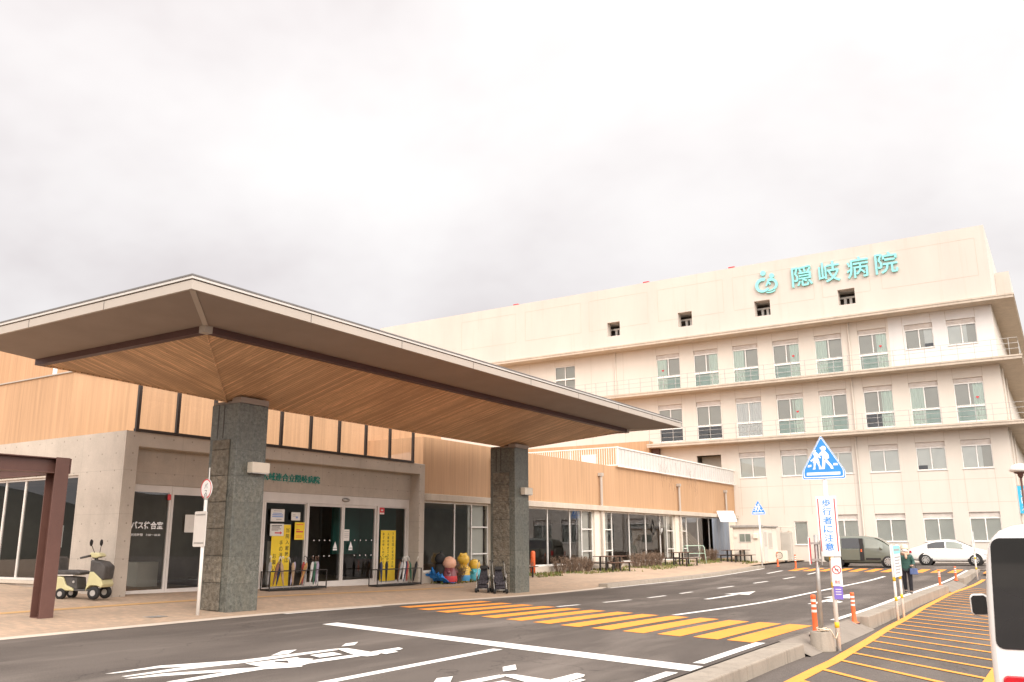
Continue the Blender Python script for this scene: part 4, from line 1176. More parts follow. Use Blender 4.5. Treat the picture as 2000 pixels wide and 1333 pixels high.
b = MB(); ring(b, (lx_(1.55), cx1 - 1.55, cy0 + 1.55, cy1 - 1.55), (lx_(1.72), cx1 - 1.72, cy0 + 1.72, cy1 - 1.72), 5.60, 5.74); P5(b, 'edge_beam', M['rust_beam'])
b = MB()
for p in rect(1.62)[1:3]: b.box(p[0] - .09, p[0] + .09, p[1] - .09, p[1] + .09, 5.592, 5.75)
P5(b, 'corner_plate', M['fascia'])
b = MB()
t = 1.72; zt = 5.63; zb = 4.90
c = rect(t); R0 = (xm, 13.93, zb); R1 = (xm, 27.42, zb)
b.cur = 0
b.poly([(*c[1], zt), (*c[2], zt), R1, R0]); b.poly([(*c[3], zt), (*c[0], zt), R0, R1])
b.cur = 1
b.poly([(*c[0], zt), (*c[1], zt), R0]); b.poly([(*c[2], zt), (*c[3], zt), R1])
P5(b, 'timber_ceiling', [M['planks_long'], M['planks_end']])
b = MB()
for p, r0 in ((c[0], R0), (c[1], R0), (c[2], R1), (c[3], R1)):
    b.tube([(*p, zt - .01), (r0[0], r0[1], r0[2] - .01)], .018, 6)
b.tube([(R0[0], R0[1], zb - .01), (R1[0], R1[1], zb - .01)], .02, 6)
P5(b, 'timber_bead', M['planks_long'])
for y0, y1, gx in ((13.9, 14.82, -17.42), (26.32, 27.26, -17.50)):
    zg = zfore(-17, y0) - .15
    xl, xr = gx, -16.45
    b = MB()
    b.box(xl, xr, y0, y1, zg, 4.83)
    col = P5(b, 'column', M['stone'], bevel=.015)
    b = MB()
    px0, px1 = xl + .14, xr - .23
    zz = zg + .16
    pz = zz
    while pz < 3.95:
        h = min(.615, 3.97 - pz)
        b.box(px0, px1, y0 - .035, y0 - .001, pz, pz + h - .008); pz += .615
    P5(b, 'rough_stone_panel', M['stone_rough'], col, bevel=.012)
    b = MB()
    b.box(px0 + .10, px0 + .13, y0 - .006, y0 - .001, 4.0, 4.82); b.box(px0 + .30, px0 + .33, y0 - .006, y0 - .001, 4.0, 4.82)
    P5(b, 'recess_line', M['dark_metal'], col)
    b = MB(); b.box(xl - .02, xr - .30, y0 + .06, y1 - .06, 4.831, 4.90); b.box(xr - .29, xr + .015, y0 + .02, y1 - .02, 4.831, 4.97); P5(b, 'column_cap', M['soffit'], col)
    ym = (y0 + y1) / 2 + .16
    for sx, nm in ((1, 'column_lamp'), (-1, 'column_lamp')):
        b = MB()
        a0, a1 = (xr + .001, xr + .2) if sx > 0 else (xl - .2, xl - .001)
        b.box(a0, a1, ym - .27, ym + .27, 3.18, 3.43)
        lp = P5(b, nm, M['lamp_beige'], col, bevel=.012)
        b = MB(); b.box(a0 + .02, a1 - .02, ym - .25, ym + .25, 3.168, 3.179); P5(b, 'lens', M['lamp_clear'], lp)

# ================================================================ steel shelter at the left edge
HO2 = (-18.05, 10.55, zfore(-18.05, 10.55))
sh = thing('steel_shelter', 'brown painted steel frame of I sections beside the paved forecourt', 'shelter', HO2)
def isec(mb, p0, p1, h, w, t, up):
    p0 = Vector(p0); p1 = Vector(p1); d = p1 - p0; up = Vector(up); side = d.normalized().cross(up)
    for c, (a, bb) in (((up * (h / 2 - t / 2)), (w, t)), ((-up * (h / 2 - t / 2)), (w, t)), (Vector((0, 0, 0)), (t * .8, h - 2 * t))):
        mb.prism([p0 + c - side * a / 2 - up * bb / 2, p0 + c + side * a / 2 - up * bb / 2, p0 + c + side * a / 2 + up * bb / 2, p0 + c - side * a / 2 + up * bb / 2], d)
zp = HO2[2]
b = MB(); isec(b, (-18.05, 10.55, zp - .05), (-18.05, 10.55, 3.33), .34, .30, .022, (1, 0, 0)); b.build('post', M['brown_steel'], sh, HO2, bevel=.004)
b = MB(); isec(b, (-18.05, 10.74, 3.16), (-18.05, -2, 3.16), .32, .28, .02, (0, 0, 1)); b.box(-18.2, -17.9, 10.72, 10.745, 3.0, 3.32); b.build('beam', M['brown_steel'], sh, HO2)
b = MB(); isec(b, (-18.2, 10.5, 3.10), (-24, 10.5, 3.10), .24, .2, .02, (0, 0, 1)); b.build('cross_beam', M['brown_steel'], sh, HO2)
b = MB(); isec(b, (-18.05, 3.0, .0), (-18.05, 3.0, 2.99), .3, .26, .022, (1, 0, 0)); b.build('post', M['brown_steel'], sh, HO2)
b = MB(); b.box(-18.2, -17.9, 10.4, 10.7, zp - .02, zp + .015); b.build('base_plate', M['brown_steel'], sh, HO2)

# ================================================================ vehicles
def lerp_st(st, x):
    for a, c in zip(st[:-1], st[1:]):
        if a[0] <= x <= c[0]:
            t = (x - a[0]) / (c[0] - a[0])
            return tuple(p + (q - p) * t for p, q in zip(a, c))
    return st[0] if x < st[0][0] else st[-1]
def car_body(root, st, paint):
    b = MB(); V = []; n = 0
    for (x, zb, zl, zt, w, wt) in st:
        half = [(0, zb), (w * .88, zb), (w * .985, zb + .13), (w, (zb + zl) * .5 + .05), (w * .965, zl), (wt, zt - .05), (wt * .78, zt - .008), (0, zt)]
        ringp = half + [(-y, z) for y, z in half[-2:0:-1]]
        n = len(ringp)
        V += [(x, y, z) for y, z in ringp]
    F = []
    for i in range(len(st) - 1):
        for k in range(n):
            k2 = (k + 1) % n
            F.append((i * n + k, i * n + k2, (i + 1) * n + k2, (i + 1) * n + k))
    F.append(tuple(range(n))); F.append(tuple((len(st) - 1) * n + k for k in range(n))[::-1])
    b.add(V, F)
    o = b.build('body', paint, root, smooth=True)
    m = o.modifiers.new('smooth', 'SUBSURF'); m.levels = 2; m.render_levels = 2
    return o
def side_pt(st, x, f, s, off=.012):
    _, zb, zl, zt, w, wt = lerp_st(st, x)
    y = w * .965 + (wt - w * .965) * f; z = zl + (zt - .05 - zl) * f
    return (x, s * (y + off), z)
def side_window(root, st, x0, x1, lo, hi, m, name='side_window', sides=(1, -1), frame=None):
    for s in sides:
        b = MB(); n = 8
        V = []
        for i in range(n + 1):
            x = x0 + (x1 - x0) * i / n
            V += [side_pt(st, x, lo, s), side_pt(st, x, hi, s)]
        b.add(V, [(2 * i, 2 * i + 2, 2 * i + 3, 2 * i + 1) for i in range(n)])
        b.build(name, m, root, smooth=True)
def wheel(root, x, y, r, s, spokes=10):
    mt = Matrix.Rotation(R(90), 3, 'X')
    b = MB(); b.lathe([(r * .55, -.10), (r * .93, -.105), (r, -.07), (r, .07), (r * .93, .105), (r * .55, .10)], 28, (x, y, r), mt)
    w = b.build('wheel', M['black'], root, smooth=True)
    b = MB()
    yo = y + s * .106
    b.lathe([(r * .60, 0), (r * .66, .004), (r * .66, .012), (r * .60, .016)], 28, (x, yo, r), mt, close=False)
    b.lathe([(0.001, -.008), (r * .16, -.008), (r * .16, .012), (0.001, .012)], 14, (x, yo, r), mt)
    for k in range(spokes):
        a = 2 * math.pi * k / spokes
        d = Vector((math.cos(a), 0, math.sin(a))); p = Vector((-math.sin(a), 0, math.cos(a)))
        c = Vector((x, yo, r))
        b.prism([c + d * r * .12 - p * .022, c + d * r * .12 + p * .022, c + d * r * .63 + p * .028, c + d * r * .63 - p * .028], (0, s * .012, 0))
    b.build('rim', M['rim'], w)
    return w
def arch(root, st, x, r, s):
    b = MB(); w = lerp_st(st, x)[4]
    mt = Matrix.Rotation(R(90), 3, 'X')
    b.lathe([(r * 1.17, -.02), (r * 1.17, .02)], 30, (x, s * (w - .035), r * 1.02), mt)
    b.build('wheel_arch', M['black'], root)
def mirror(root, x, y, z, s, m, size=(.10, .2, .14)):
    b = MB(); b.ball((x, y + s * size[1] * .5, z), .5, 12, size); b.tube([(x, y - s * .05, z - .04), (x, y + s * .08, z - .02)], .025, 6)
    b.build('wing_mirror', m, root, smooth=True)
def end_lamp(root, st, x0, x1, f0, f1, s, m, name):
    b = MB(); n = 5; V = []
    for i in range(n + 1):
        x = x0 + (x1 - x0) * i / n
        _, zb, zl, zt, w, wt = lerp_st(st, x)
        for f in (f0, f1):
            V.append((x, s * (w * .99 + .012), zb + (zl - zb) * f))
    b.add(V, [(2 * i, 2 * i + 2, 2 * i + 3, 2 * i + 1) for i in range(n)])
    b.build(name, m, root, smooth=True)

# green grey minivan with its sliding door open
ST = [(-2.13, .36, .80, 1.22, .70, .58), (-2.07, .28, .93, 1.52, .80, .66), (-1.75, .23, .97, 1.71, .845, .71), (-.6, .21, .97, 1.76, .85, .73), (.35, .21, .97, 1.74, .85, .73), (.85, .21, .98, 1.62, .85, .70), (1.25, .21, .99, 1.36, .845, .65), (1.6, .22, .97, 1.08, .83, .62), (1.95, .25, .86, .93, .77, .60), (2.13, .33, .66, .74, .60, .48)]
mv = thing('parked_minivan', 'green grey minivan with its sliding door open parked in front of the hospital', 'car', (-10.15, 54.1, zr(54.1)), R(0))
car_body(mv, ST, M['van_grey'])
for s in (1, -1):
    for x in (-1.38, 1.36):
        arch(mv, ST, x, .33, s); wheel(mv, x, s * .755, .32, s)
side_window(mv, ST, -1.95, -1.15, .10, .86, M['car_glass'])
side_window(mv, ST, -1.08, -.10, .10, .88, M['car_glass'], sides=(1, -1))
side_window(mv, ST, .18, 1.12, .10, .86, M['car_glass_pale'])
b = MB()
V = []
for i in range(7):
    z = .38 + (1.60 - .38) * i / 6
    for x in (-.10, .12):
        _, zb, zl, zt, w, wt = lerp_st(ST, x)
        y = w + .02 if z < zl else w * .965 + (wt - w * .965) * (z - zl) / (zt - .05 - zl) + .02
        V.append((x - .03 * (z > 1.2), -y, z))
b.add(V, [(2 * i, 2 * i + 1, 2 * i + 3, 2 * i + 2) for i in range(6)])
b.build('door_opening', M['black'], mv)  # black sheet on the body, put in for shade inside the open door
b = MB(); b.box(-1.10, -.11, -.91, -.875, .40, 1.02); b.build('sliding_door', M['van_grey'], mv, bevel=.015)
b = MB(); b.box(-1.25, -.15, -.885, -.87, .42, .52); b.box(.2, .98, -.872, -.86, .42, .52); b.build('door_trim', M['black'], mv)
b = MB(); b.box(-.05, .02, -.87, -.86, .86, 1.0); b.build('seat_belt', M['orange_plastic'], mv)
mirror(mv, 1.02, -.86, 1.06, -1, M['van_grey'], (.12, .2, .17)); mirror(mv, 1.02, .86, 1.06, 1, M['van_grey'], (.12, .2, .17))
for s in (1, -1):
    end_lamp(mv, ST, 1.72, 2.02, .66, .86, s, M['lamp_clear'], 'headlight'); end_lamp(mv, ST, -2.10, -1.95, .5, .95, s, M['lamp_red'], 'tail_lamp')
b = MB(); V = []
for x in (.72, .95, 1.2, 1.5):
    _, zb, zl, zt, w, wt = lerp_st(ST, x)
    V += [(x, -wt * .92, zt + .0), (x, wt * .92, zt + .0)]
b.add(V, [(2 * i, 2 * i + 1, 2 * i + 3, 2 * i + 2) for i in range(3)]); b.build('windscreen', M['car_glass_pale'], mv)

# white saloon
ST2 = [(-2.22, .40, .82, .88, .60, .48), (-2.12, .30, .95, 1.00, .76, .62), (-1.75, .24, .97, 1.06, .82, .64), (-1.3, .22, .95, 1.26, .845, .62), (-.75, .20, .94, 1.46, .85, .60), (-.1, .20, .93, 1.51, .85, .60), (.4, .20, .92, 1.46, .85, .60), (.9, .20, .92, 1.22, .85, .61), (1.3, .20, .90, 1.00, .845, .64), (1.8, .22, .80, .89, .80, .62), (2.1, .28, .66, .76, .70, .5), (2.23, .36, .54, .62, .5, .4)]
sdn = thing('parked_saloon', 'white four door saloon car parked beside the hospital wall', 'car', (-6.15, 58.4, zr(58.4)), R(1))
car_body(sdn, ST2, M['van_white'])
for s in (1, -1):
    for x in (-1.30, 1.30):
        arch(sdn, ST2, x, .33, s); wheel(sdn, x, s * .755, .315, s, 9)
side_window(sdn, ST2, -1.15, -.22, .12, .84, M['car_glass'])
side_window(sdn, ST2, -.14, .72, .12, .84, M['car_glass_pale'])
mirror(sdn, .72, -.86, 1.0, -1, M['van_white']); mirror(sdn, .72, .86, 1.0, 1, M['van_white'])
for s in (1, -1):
    end_lamp(sdn, ST2, 1.78, 2.12, .68, .9, s, M['lamp_clear'], 'headlight'); end_lamp(sdn, ST2, -2.18, -2.04, .66, .84, s, M['lamp_red'], 'tail_lamp')
    b = MB(); b.box(2.0, 2.12, s * .70, s * .735, .40, .47); b.build('fog_lamp', M['black'], sdn)
b = MB(); b.box(-.70, -.60, -.865, -.855, .80, .83); b.box(.02, .12, -.865, -.855, .80, .83); b.build('door_handle', M['rim'], sdn)
b = MB(); V = []
for x in (.42, .7, .95, 1.22):
    _, zb, zl, zt, w, wt = lerp_st(ST2, x); V += [(x, -wt * .9, zt + .004), (x, wt * .9, zt + .004)]
b.add(V, [(2 * i, 2 * i + 1, 2 * i + 3, 2 * i + 2) for i in range(3)]); b.build('windscreen', M['car_glass_pale'], sdn)

# white small van close on the right
kv = thing('white_van', 'white small van seen from behind close by at the right edge', 'van', (.13, 8.04, zpark(0, 8) - .02), R(93.3))
half = [(0, .30), (.58, .30), (.69, .36), (.73, .50), (.737, .75), (.737, .98), (.733, 1.2), (.722, 1.42), (.705, 1.60), (.685, 1.70), (.655, 1.765), (.61, 1.81), (.54, 1.838), (.42, 1.858), (.22, 1.872), (0, 1.876)]
prof = half + [(-y, z) for y, z in half[-2:0:-1]]
b = MB(); V = []; n = len(prof)
secs = [(-1.70, .955, -.012), (-1.692, .972, -.006), (-1.67, .988, 0), (-1.63, .997, 0), (-1.58, 1, 0), (0, 1, 0), (.9, 1, 0), (1.25, .99, -.22), (1.6, .96, -.62), (1.7, .90, -.70)]
for x, k, dz in secs:
    for y, z in prof:
        zz = z
        if x > 1 and z > 1.0: zz = 1.0 + (z - 1.0) * (1 + dz)
        elif x < -1.5: zz = 1.05 + (z - 1.05) * (.985 + (k - .955) / .045 * .015)
        V.append((x, y * k, zz))
F = []
for i in range(len(secs) - 1):
    for k in range(n):
        k2 = (k + 1) % n; F.append((i * n + k, i * n + k2, (i + 1) * n + k2, (i + 1) * n + k))
F.append(tuple(range(n))); F.append(tuple((len(secs) - 1) * n + k for k in range(n))[::-1])
b.add(V, F)
o = b.build('body', M['van_white'], kv, smooth=True); o.data.set_sharp_from_angle(angle=R(50))
def rounded(y0, y1, z0, z1, r, n=5):
    P = []
    for (cy_, cz_, a0) in ((y1 - r, z1 - r, 0), (y0 + r, z1 - r, 90), (y0 + r, z0 + r, 180), (y1 - r, z0 + r, 270)):
        for i in range(n + 1):
            a = R(a0 + 90 * i / n); P.append((cy_ + r * math.cos(a), cz_ + r * math.sin(a)))
    return P
b = MB()
P = rounded(-.70, .70, 1.105, 1.765, .05)
P = [(y * (1 - .055 * max(0, (z - 1.1) / .66) ** 2), z + .012 * (1 - (y / .66) ** 2) * (1 if z < 1.3 else 1)) for y, z in P]
b.prism([(-1.708, y, z) for y, z in P], (.012, 0, 0))
b.build('rear_window', M['car_glass'], kv, bevel=.003)
b = MB(); b.box(-1.72, -1.70, -.40, -.02, 1.12, 1.135); b.tube([(-1.725, 0, 1.16), (-1.73, .35, 1.2)], .007, 6); b.build('rear_wiper', M['black'], kv)
for s in (1, -1):
    b = MB()
    P = rounded(s * .55 - .135, s * .55 + .135, .62, .955, .03)
    b.prism([(-1.722, y, z) for y, z in P], (.05, 0, 0)); tl = b.build('tail_lamp', M['lamp_red'], kv, bevel=.008, segs=2)
    b = MB(); P = rounded(s * .55 - .085, s * .55 + .085, .76, .91, .03); b.prism([(-1.732, y, z) for y, z in P], (.012, 0, 0)); b.build('lamp_bowl', M['lamp_red'], tl, bevel=.006, segs=2)
    for x in (-1.05, 1.05):
        wheel(kv, x, s * .65, .27, s, 6)
b = MB(); b.box(-1.725, -1.70, -.395, .395, .56, .98); b.build('tailgate_panel', M['van_white'], kv, bevel=.012, segs=2)
b = MB(); b.box(-1.735, -1.725, -.165, .165, .66, .82); b.build('number_plate', M['yellow'], kv)
b = MB(); b.box(-1.76, -1.66, -.70, .70, .32, .52); b.build('bumper', M['van_white'], kv, bevel=.03, segs=2)
for s in (1, -1):
    b = MB(); b.prism([(1.02, s * (.77 + .0), 1.10), (1.02, s * .77, 1.265), (1.02, s * .80, 1.285), (1.02, s * .895, 1.28), (1.02, s * .915, 1.255), (1.02, s * .912, 1.12), (1.02, s * .89, 1.095)], (.09, 0, 0))
    o = b.build('wing_mirror', M['van_white'], kv, bevel=.015, segs=2)
    b = MB(); b.prism([(1.015, s * (.78 + .0), 1.11), (1.015, s * .78, 1.255), (1.015, s * .80, 1.272), (1.015, s * .885, 1.268), (1.015, s * .902, 1.245), (1.015, s * .90, 1.128), (1.015, s * .885, 1.107)], (.004, 0, 0)); b.build('mirror_glass', M['car_glass'], o)
    b = MB(); b.poly([(-1.3, s * .738, 1.16), (.75, s * .738, 1.16), (.75, s * .702, 1.64), (-1.3, s * .702, 1.64)]); b.build('side_window', M['car_glass'], kv)

# ================================================================ road signs and posts
def pictogram(mb, o, ax, ay, k):
    """two walking figures on a crossing, o is the plate centre, unit = k metres"""
    P = lambda pts: [Vector(o) + Vector(ax) * (x * k) + Vector(ay) * (y * k) for x, y in pts]
    def disc(x, y, r): mb.poly(P([(x + r * math.cos(2 * math.pi * i / 18), y + r * math.sin(2 * math.pi * i / 18)) for i in range(18)]))
    disc(.05, .30, .085); mb.poly(P([(.05, .37), (-.06, .33), (-.05, .30), (.0, .32)]))
    mb.poly(P([(-.02, .22), (.10, .22), (.20, .10), (.21, -.02), (.14, -.06), (.03, -.03), (-.02, .08)]))          # adult torso with satchel
    mb.poly(P([(-.02, .20), (-.18, .06), (-.15, .02), (.0, .10)]))                                                  # arm
    mb.poly(P([(.03, -.03), (.14, -.06), (.30, -.28), (.32, -.37), (.24, -.37), (.22, -.30), (.06, -.10)]))        # leg
    mb.poly(P([(.0, .02), (.10, -.03), (.07, -.24), (.04, -.37), (-.06, -.37), (-.02, -.24)]))
    disc(-.20, .12, .070); mb.poly(P([(-.22, .18), (-.17, .24), (-.20, .26), (-.25, .23), (-.27, .26), (-.28, .20)]))
    mb.poly(P([(-.25, .06), (-.15, .06), (-.09, -.16), (-.31, -.16)]))
    mb.poly(P([(-.24, .03), (-.38, -.08), (-.36, -.12), (-.24, -.05)])); mb.poly(P([(-.16, .04), (-.06, -.02), (-.04, .02), (-.15, .07)]))
    mb.poly(P([(-.28, -.16), (-.21, -.16), (-.24, -.28), (-.24, -.37), (-.33, -.37), (-.29, -.29)])); mb.poly(P([(-.18, -.16), (-.11, -.16), (-.07, -.28), (-.05, -.37), (-.13, -.37), (-.13, -.29)]))
    mb.poly(P([(-.47, -.23), (-.36, -.21), (-.36, -.28), (-.48, -.30)])); mb.poly(P([(.33, -.19), (.45, -.19), (.46, -.26), (.32, -.26)]))
    mb.poly(P([(-.52, -.47), (.52, -.47), (.51, -.56), (-.53, -.56)]))
def penta(cx, cz, k, y, r=.045):
    base = [(0, .70), (.64, -.42), (.64, -.66), (-.64, -.66), (-.64, -.42)]
    out = []
    for i, p in enumerate(base):
        a = Vector(base[i - 1]); c = Vector(p); d = Vector(base[(i + 1) % 5])
        q0 = c + (a - c).normalized() * r * 1.6; q1 = c + (d - c).normalized() * r * 1.6
        for t in (0, .25, .5, .75, 1):
            out.append((q0 * (1 - t) ** 2 + c * 2 * t * (1 - t) + q1 * t * t))
    return [(cx + p.x * k, y, cz + p.y * k) for p in out]
def crossing_plate(root, z, k, yo=-.05):
    b = MB(); b.prism(penta(0, z, k, yo), (0, .012, 0)); pl = b.build('warning_plate', M['sign_white'], root)
    b = MB(); b.prism(penta(0, z, k * .975, yo - .0015), (0, .001, 0)); b.build('blue_border', M['sign_blue'], pl)
    b = MB(); b.prism(penta(0, z, k * .93, yo - .003), (0, .001, 0)); b.build('white_line', M['sign_white'], pl)
    b = MB(); b.prism(penta(0, z, k * .885, yo - .0045), (0, .001, 0)); b.build('blue_field', M['sign_blue'], pl)
    b = MB(); pictogram(b, (0, yo - .006, z), EX, EZ, k * .95); b.build('pictogram', M['sign_white'], pl)
    b = MB(); b.box(-.035, .035, yo + .0125, .03, z - k * .5, z - k * .42); b.build('bracket', M['grey_metal'], root)
SX, SY = -3.47, 15.6
s1 = thing('crossing_sign', 'white pole with blue crossing plate and white vertical caution board by the near kerb', 'road sign', (SX, SY, zpark(SX, SY)), R(6))
g0 = zpark(SX, SY)
b = MB(); b.tube([(0, 0, -.02), (.0, 0, 2.9 - g0)], .036, 14); b.build('pole', M['white_metal'], s1, smooth=True)
for z in (.36, 1.0, 1.44):
    b = MB(); b.tube([(0, 0, z), (0, 0, z + .09)], .0375, 14); b.build('yellow_band', M['yellow'], s1, smooth=True)
crossing_plate(s1, 2.93 - g0, .555)
b = MB(); b.box(-.165, .165, -.062, -.045, 1.275 - g0, 2.275 - g0); cb = b.build('caution_board', M['sign_white'], s1, bevel=.004)
b = MB(); b.box(-.142, -.124, -.0645, -.063, 1.36 - g0, 2.235 - g0); b.box(.124, .142, -.0645, -.063, 1.36 - g0, 2.235 - g0); b.build('red_line', M['red'], cb)
b = MB()
for i, ch in enumerate('歩行者に注意'):
    hh = .125
    add_text(b, ch, (-.075, -.063, 2.235 - g0 - .145 * (i + 1) + .01), EX, EZ, .15, hh, .0015, .012)
b.build('lettering', M['sign_blue'], cb)
b = MB(); b.box(-.005, .155, -.052, -.044, .80 - g0, 1.262 - g0); pb = b.build('smoking_ban_plate', M['sign_white'], s1)
b = MB()
arcstrip(b, .075, 1.06 - g0, .058, .072, 0, 360, -.055, .002, 36)
b.prism([(.03, -.0545, 1.105 - g0), (.04, -.0545, 1.115 - g0), (.12, -.0545, 1.015 - g0), (.11, -.0545, 1.005 - g0)], (0, .001, 0))
add_text(b, '禁煙', (.03, -.053, .835 - g0), EX, EZ, .09, .055, .001, .008)
b.build('red_print', M['red'], pb)
b = MB(); b.box(.045, .105, -.054, -.0525, 1.052 - g0, 1.068 - g0); b.build('cigarette', M['ink'], pb)
b = MB(); b.box(.005, .145, -.05, -.044, .585 - g0, .795 - g0); vp = b.build('violet_sticker', M['purple'], s1)
b = MB()
for z in (.74, .70, .66): b.box(.03, .12, -.052, -.0505, z - g0, z + .012 - g0)
b.build('printed_lines', M['paper'], vp)

x, y = -15.25, 51.2
s2 = thing('crossing_sign', 'blue pedestrian crossing sign on a plain white pole by the far kerb near the hut', 'road sign', (x, y, zfore(x, y) + .0), R(4))
b = MB(); b.tube([(0, 0, -.02), (0, 0, 3.0)], .045, 12); b.build('pole', M['white_metal'], s2, smooth=True)
crossing_plate(s2, 3.33, .62, -.06)

# pole with sign backs in a concrete foot
PX_, PY_ = -3.68, 15.4
g1 = zpark(PX_, PY_)
ps = thing('sign_stand', 'grey pole in a round weathered concrete foot with plates turned edge on', 'sign stand', (PX_, PY_, g1))
b = MB(); b.lathe([(.205, 0), (.20, .02), (.178, .29), (.165, .305)], 28); b.build('concrete_foot', M['kerb'], ps, smooth=True)
b = MB(); b.tube([(0, 0, .30), (.03, 0, 1.86)], .034, 14); b.build('pole', M['grey_metal'], ps, smooth=True)
b = MB(); b.obox((-.07, -.02, 1.60), (.012, .34, .42), rotz(R(12))); b.build('sign_plate', M['red'], ps)
b = MB(); b.obox((-.085, -.02, 1.60), (.012, .36, .45), rotz(R(12))); b.build('sign_plate', M['sign_white'], ps)
b = MB(); b.obox((.09, .04, 1.57), (.012, .34, .40), rotz(R(14))); b.build('sign_plate', M['grey_metal'], ps)
b = MB()
for z in (1.45, 1.72): b.obox((.01, 0, z), (.16, .09, .035), rotz(R(12)))
b.build('bracket', M['grey_metal'], ps)
rp = thing('rope', 'coil of tan rope lying on the round concrete sign foot', 'rope', (PX_, PY_, g1 + .305))
b = MB(); pts = []
for i in range(70):
    a = i * .33; r_ = .06 + .05 * math.sin(i * .21)
    pts.append((r_ * math.cos(a) + .04, r_ * math.sin(a) - .02, .012 + .0007 * i + .008 * math.sin(i * .9)))
pts += [(.16, -.03, .03), (.205, -.02, -.08), (.215, .04, -.10), (.225, .15, -.02)]
b.tube(pts, .008, 6); b.build('cord', M['hat'], rp, smooth=True)

def delineator():
    t = thing('delineator_post', '', 'bollard', (0, 0, 0), 0, 'orange delineator posts by the kerbs')
    b = MB(); b.lathe([(.10, 0), (.10, .02), (.055, .05), (.045, .12), (.040, .64), (.043, .645), (.043, .685), (.036, .70), (.02, .705)], 20); b.build('post', M['orange_plastic'], t, smooth=True).data.set_sharp_from_angle(angle=R(40))
    for z in (.40, .49, .58):
        b = MB(); b.lathe([(.0435, z), (.0435, z + .045)], 20, close=False); b.build('reflective_band', M['reflective'], t, smooth=True)
    b = MB(); b.lathe([(.115, -.005), (.115, .012), (.10, .018)], 20); b.build('base', M['black'], t)
    return t
d0 = delineator()
for i, (x, y, z, k, lb) in enumerate(((-3.92, 16.0, zr(16) - .03, .96, 'orange delineator post right beside the grey pole with the concrete foot'),
                                     (-4.12, 20.15, zr(20.1) - .09, .9, 'orange delineator post at the near end of the long kerb'),
                                     (-4.52, 38.2, zr(38) + .0, .85, 'orange delineator post at the far end of the long kerb'),
                                     (-4.45, 43.1, zr(43) - .02, .85, 'orange delineator post farthest along the right kerb'),
                                     (-14.35, 51.2, zfore(-14.35, 51.2), 1.15, 'orange delineator post by the far kerb next to the hut'),
                                     (-13.2, 50.6, zr(50.6), 1.15, 'orange delineator post standing at the end of the far orange stripes'))):
    o = d0 if i == 0 else copy_tree(d0)
    o.location = (x, y, z); o.scale = (1, 1, k); o['label'] = lb
rb = thing('red_post', 'plain bright orange red post by the shop windows, half hidden by the far column', 'post', (-20.9, 34.95, zfore(-20.9, 34.9)))
b = MB(); b.lathe([(.11, 0), (.11, .92), (.09, .99), (.04, 1.02)], 18); b.build('tube', M['orange_plastic'], rb, smooth=True)
b = MB(); b.lathe([(.15, -.01), (.15, .03)], 18); b.build('foot', M['black'], rb)

def notice_board(label, A, B, zf, z0=1.02, z1=1.78):
    ax, ay = A; bx, by = B
    ang = math.atan2(by - ay, bx - ax); Ln = math.hypot(bx - ax, by - ay)
    t = thing('notice_board', label, 'notice board', (ax, ay, zf(ax, ay)), ang, 'two legged notice boards behind the right kerb')
    for x in (.0, Ln):
        b = MB(); b.tube([(x, 0, -.03), (x, 0, 1.80)], .033, 12); p = b.build('leg', M['white_metal'], t, smooth=True)
        for z in (.46, .93):
            b = MB(); b.tube([(x, 0, z), (x, 0, z + .10)], .0345, 12); b.build('yellow_band', M['yellow'], p, smooth=True)
    b = MB(); b.box(-.08, Ln + .08, -.055, -.035, z0, z1); pn = b.build('panel', M['sign_white'], t)
    b = MB(); b.box(-.08, Ln + .08, -.0575, -.0555, z1 - .2, z1 - .005); b.build('green_header', M['sign_teal'], pn)
    b = MB()
    for i in range(6):
        z = z1 - .30 - i * .075
        b.box(.03, Ln - .05 - .12 * (i % 3), -.0572, -.0555, z, z + .028)
    b.box(.03, Ln - .1, -.059, -.0576, z1 - .13, z1 - .08)
    b.build('printed_lines', M['print_grey'], pn)
    return t
notice_board('white notice board with a green header on two banded legs, next to the walking person', (-3.83, 23.75), (-3.88, 24.95), zpark)
notice_board('white notice board on banded legs, seen nearly edge on in front of the saloon', (-3.93, 46.8), (-4.05, 48.1), zpark, 1.15, 2.2)

# bus stop
bx, by = -16.47, 13.15
bs = thing('bus_stop_sign', 'white bus stop pole with a round red rimmed disc and a grey timetable board', 'bus stop', (bx, by, zfore(bx, by)), R(-8))
b = MB(); b.tube([(0, 0, -.02), (0, 0, 2.56)], .038, 14); b.build('pole', M['white_metal'], bs, smooth=True)
b = MB(); b.lathe([(.225, 0), (.225, .022)], 32, (-.01, .012, 2.74), MX); dk = b.build('disc', M['sign_white'], bs)
b = MB(); arcstrip(b, -.01, 2.74, .195, .222, 0, 360, -.0125, .002, 40); b.build('red_rim', M['red'], dk)
b = MB(); add_text(b, 'バ', (-.075, -.0115, 2.745), EX, EZ, .12, .12, .001, .004); add_text(b, 'ス', (-.07, -.0115, 2.60), EX, EZ, .11, .11, .001, .004); b.build('lettering', M['ink'], dk)
b = MB(); P = rounded(-.33, .17, 1.46, 2.24, .04)
b.prism([(p, -.058, q) for p, q in P], (0, .018, 0)); tb = b.build('timetable_board', M['alu'], bs, bevel=.004)
b = MB(); b.box(-.27, .13, -.066, -.059, 2.15, 2.18); b.box(-.27, .13, -.066, -.059, 1.53, 1.56); b.build('fixing_bar', M['grey_metal'], tb)
b = MB(); b.tube([(0, 0, 2.50), (0, 0, 2.60)], .048, 12); b.build('clamp', M['grey_metal'], bs)
b = MB(); b.tube([(.0, .04, 2.52), (.0, .04, 3.22)], .012, 6); b.build('top_rod', M['white_metal'], bs)

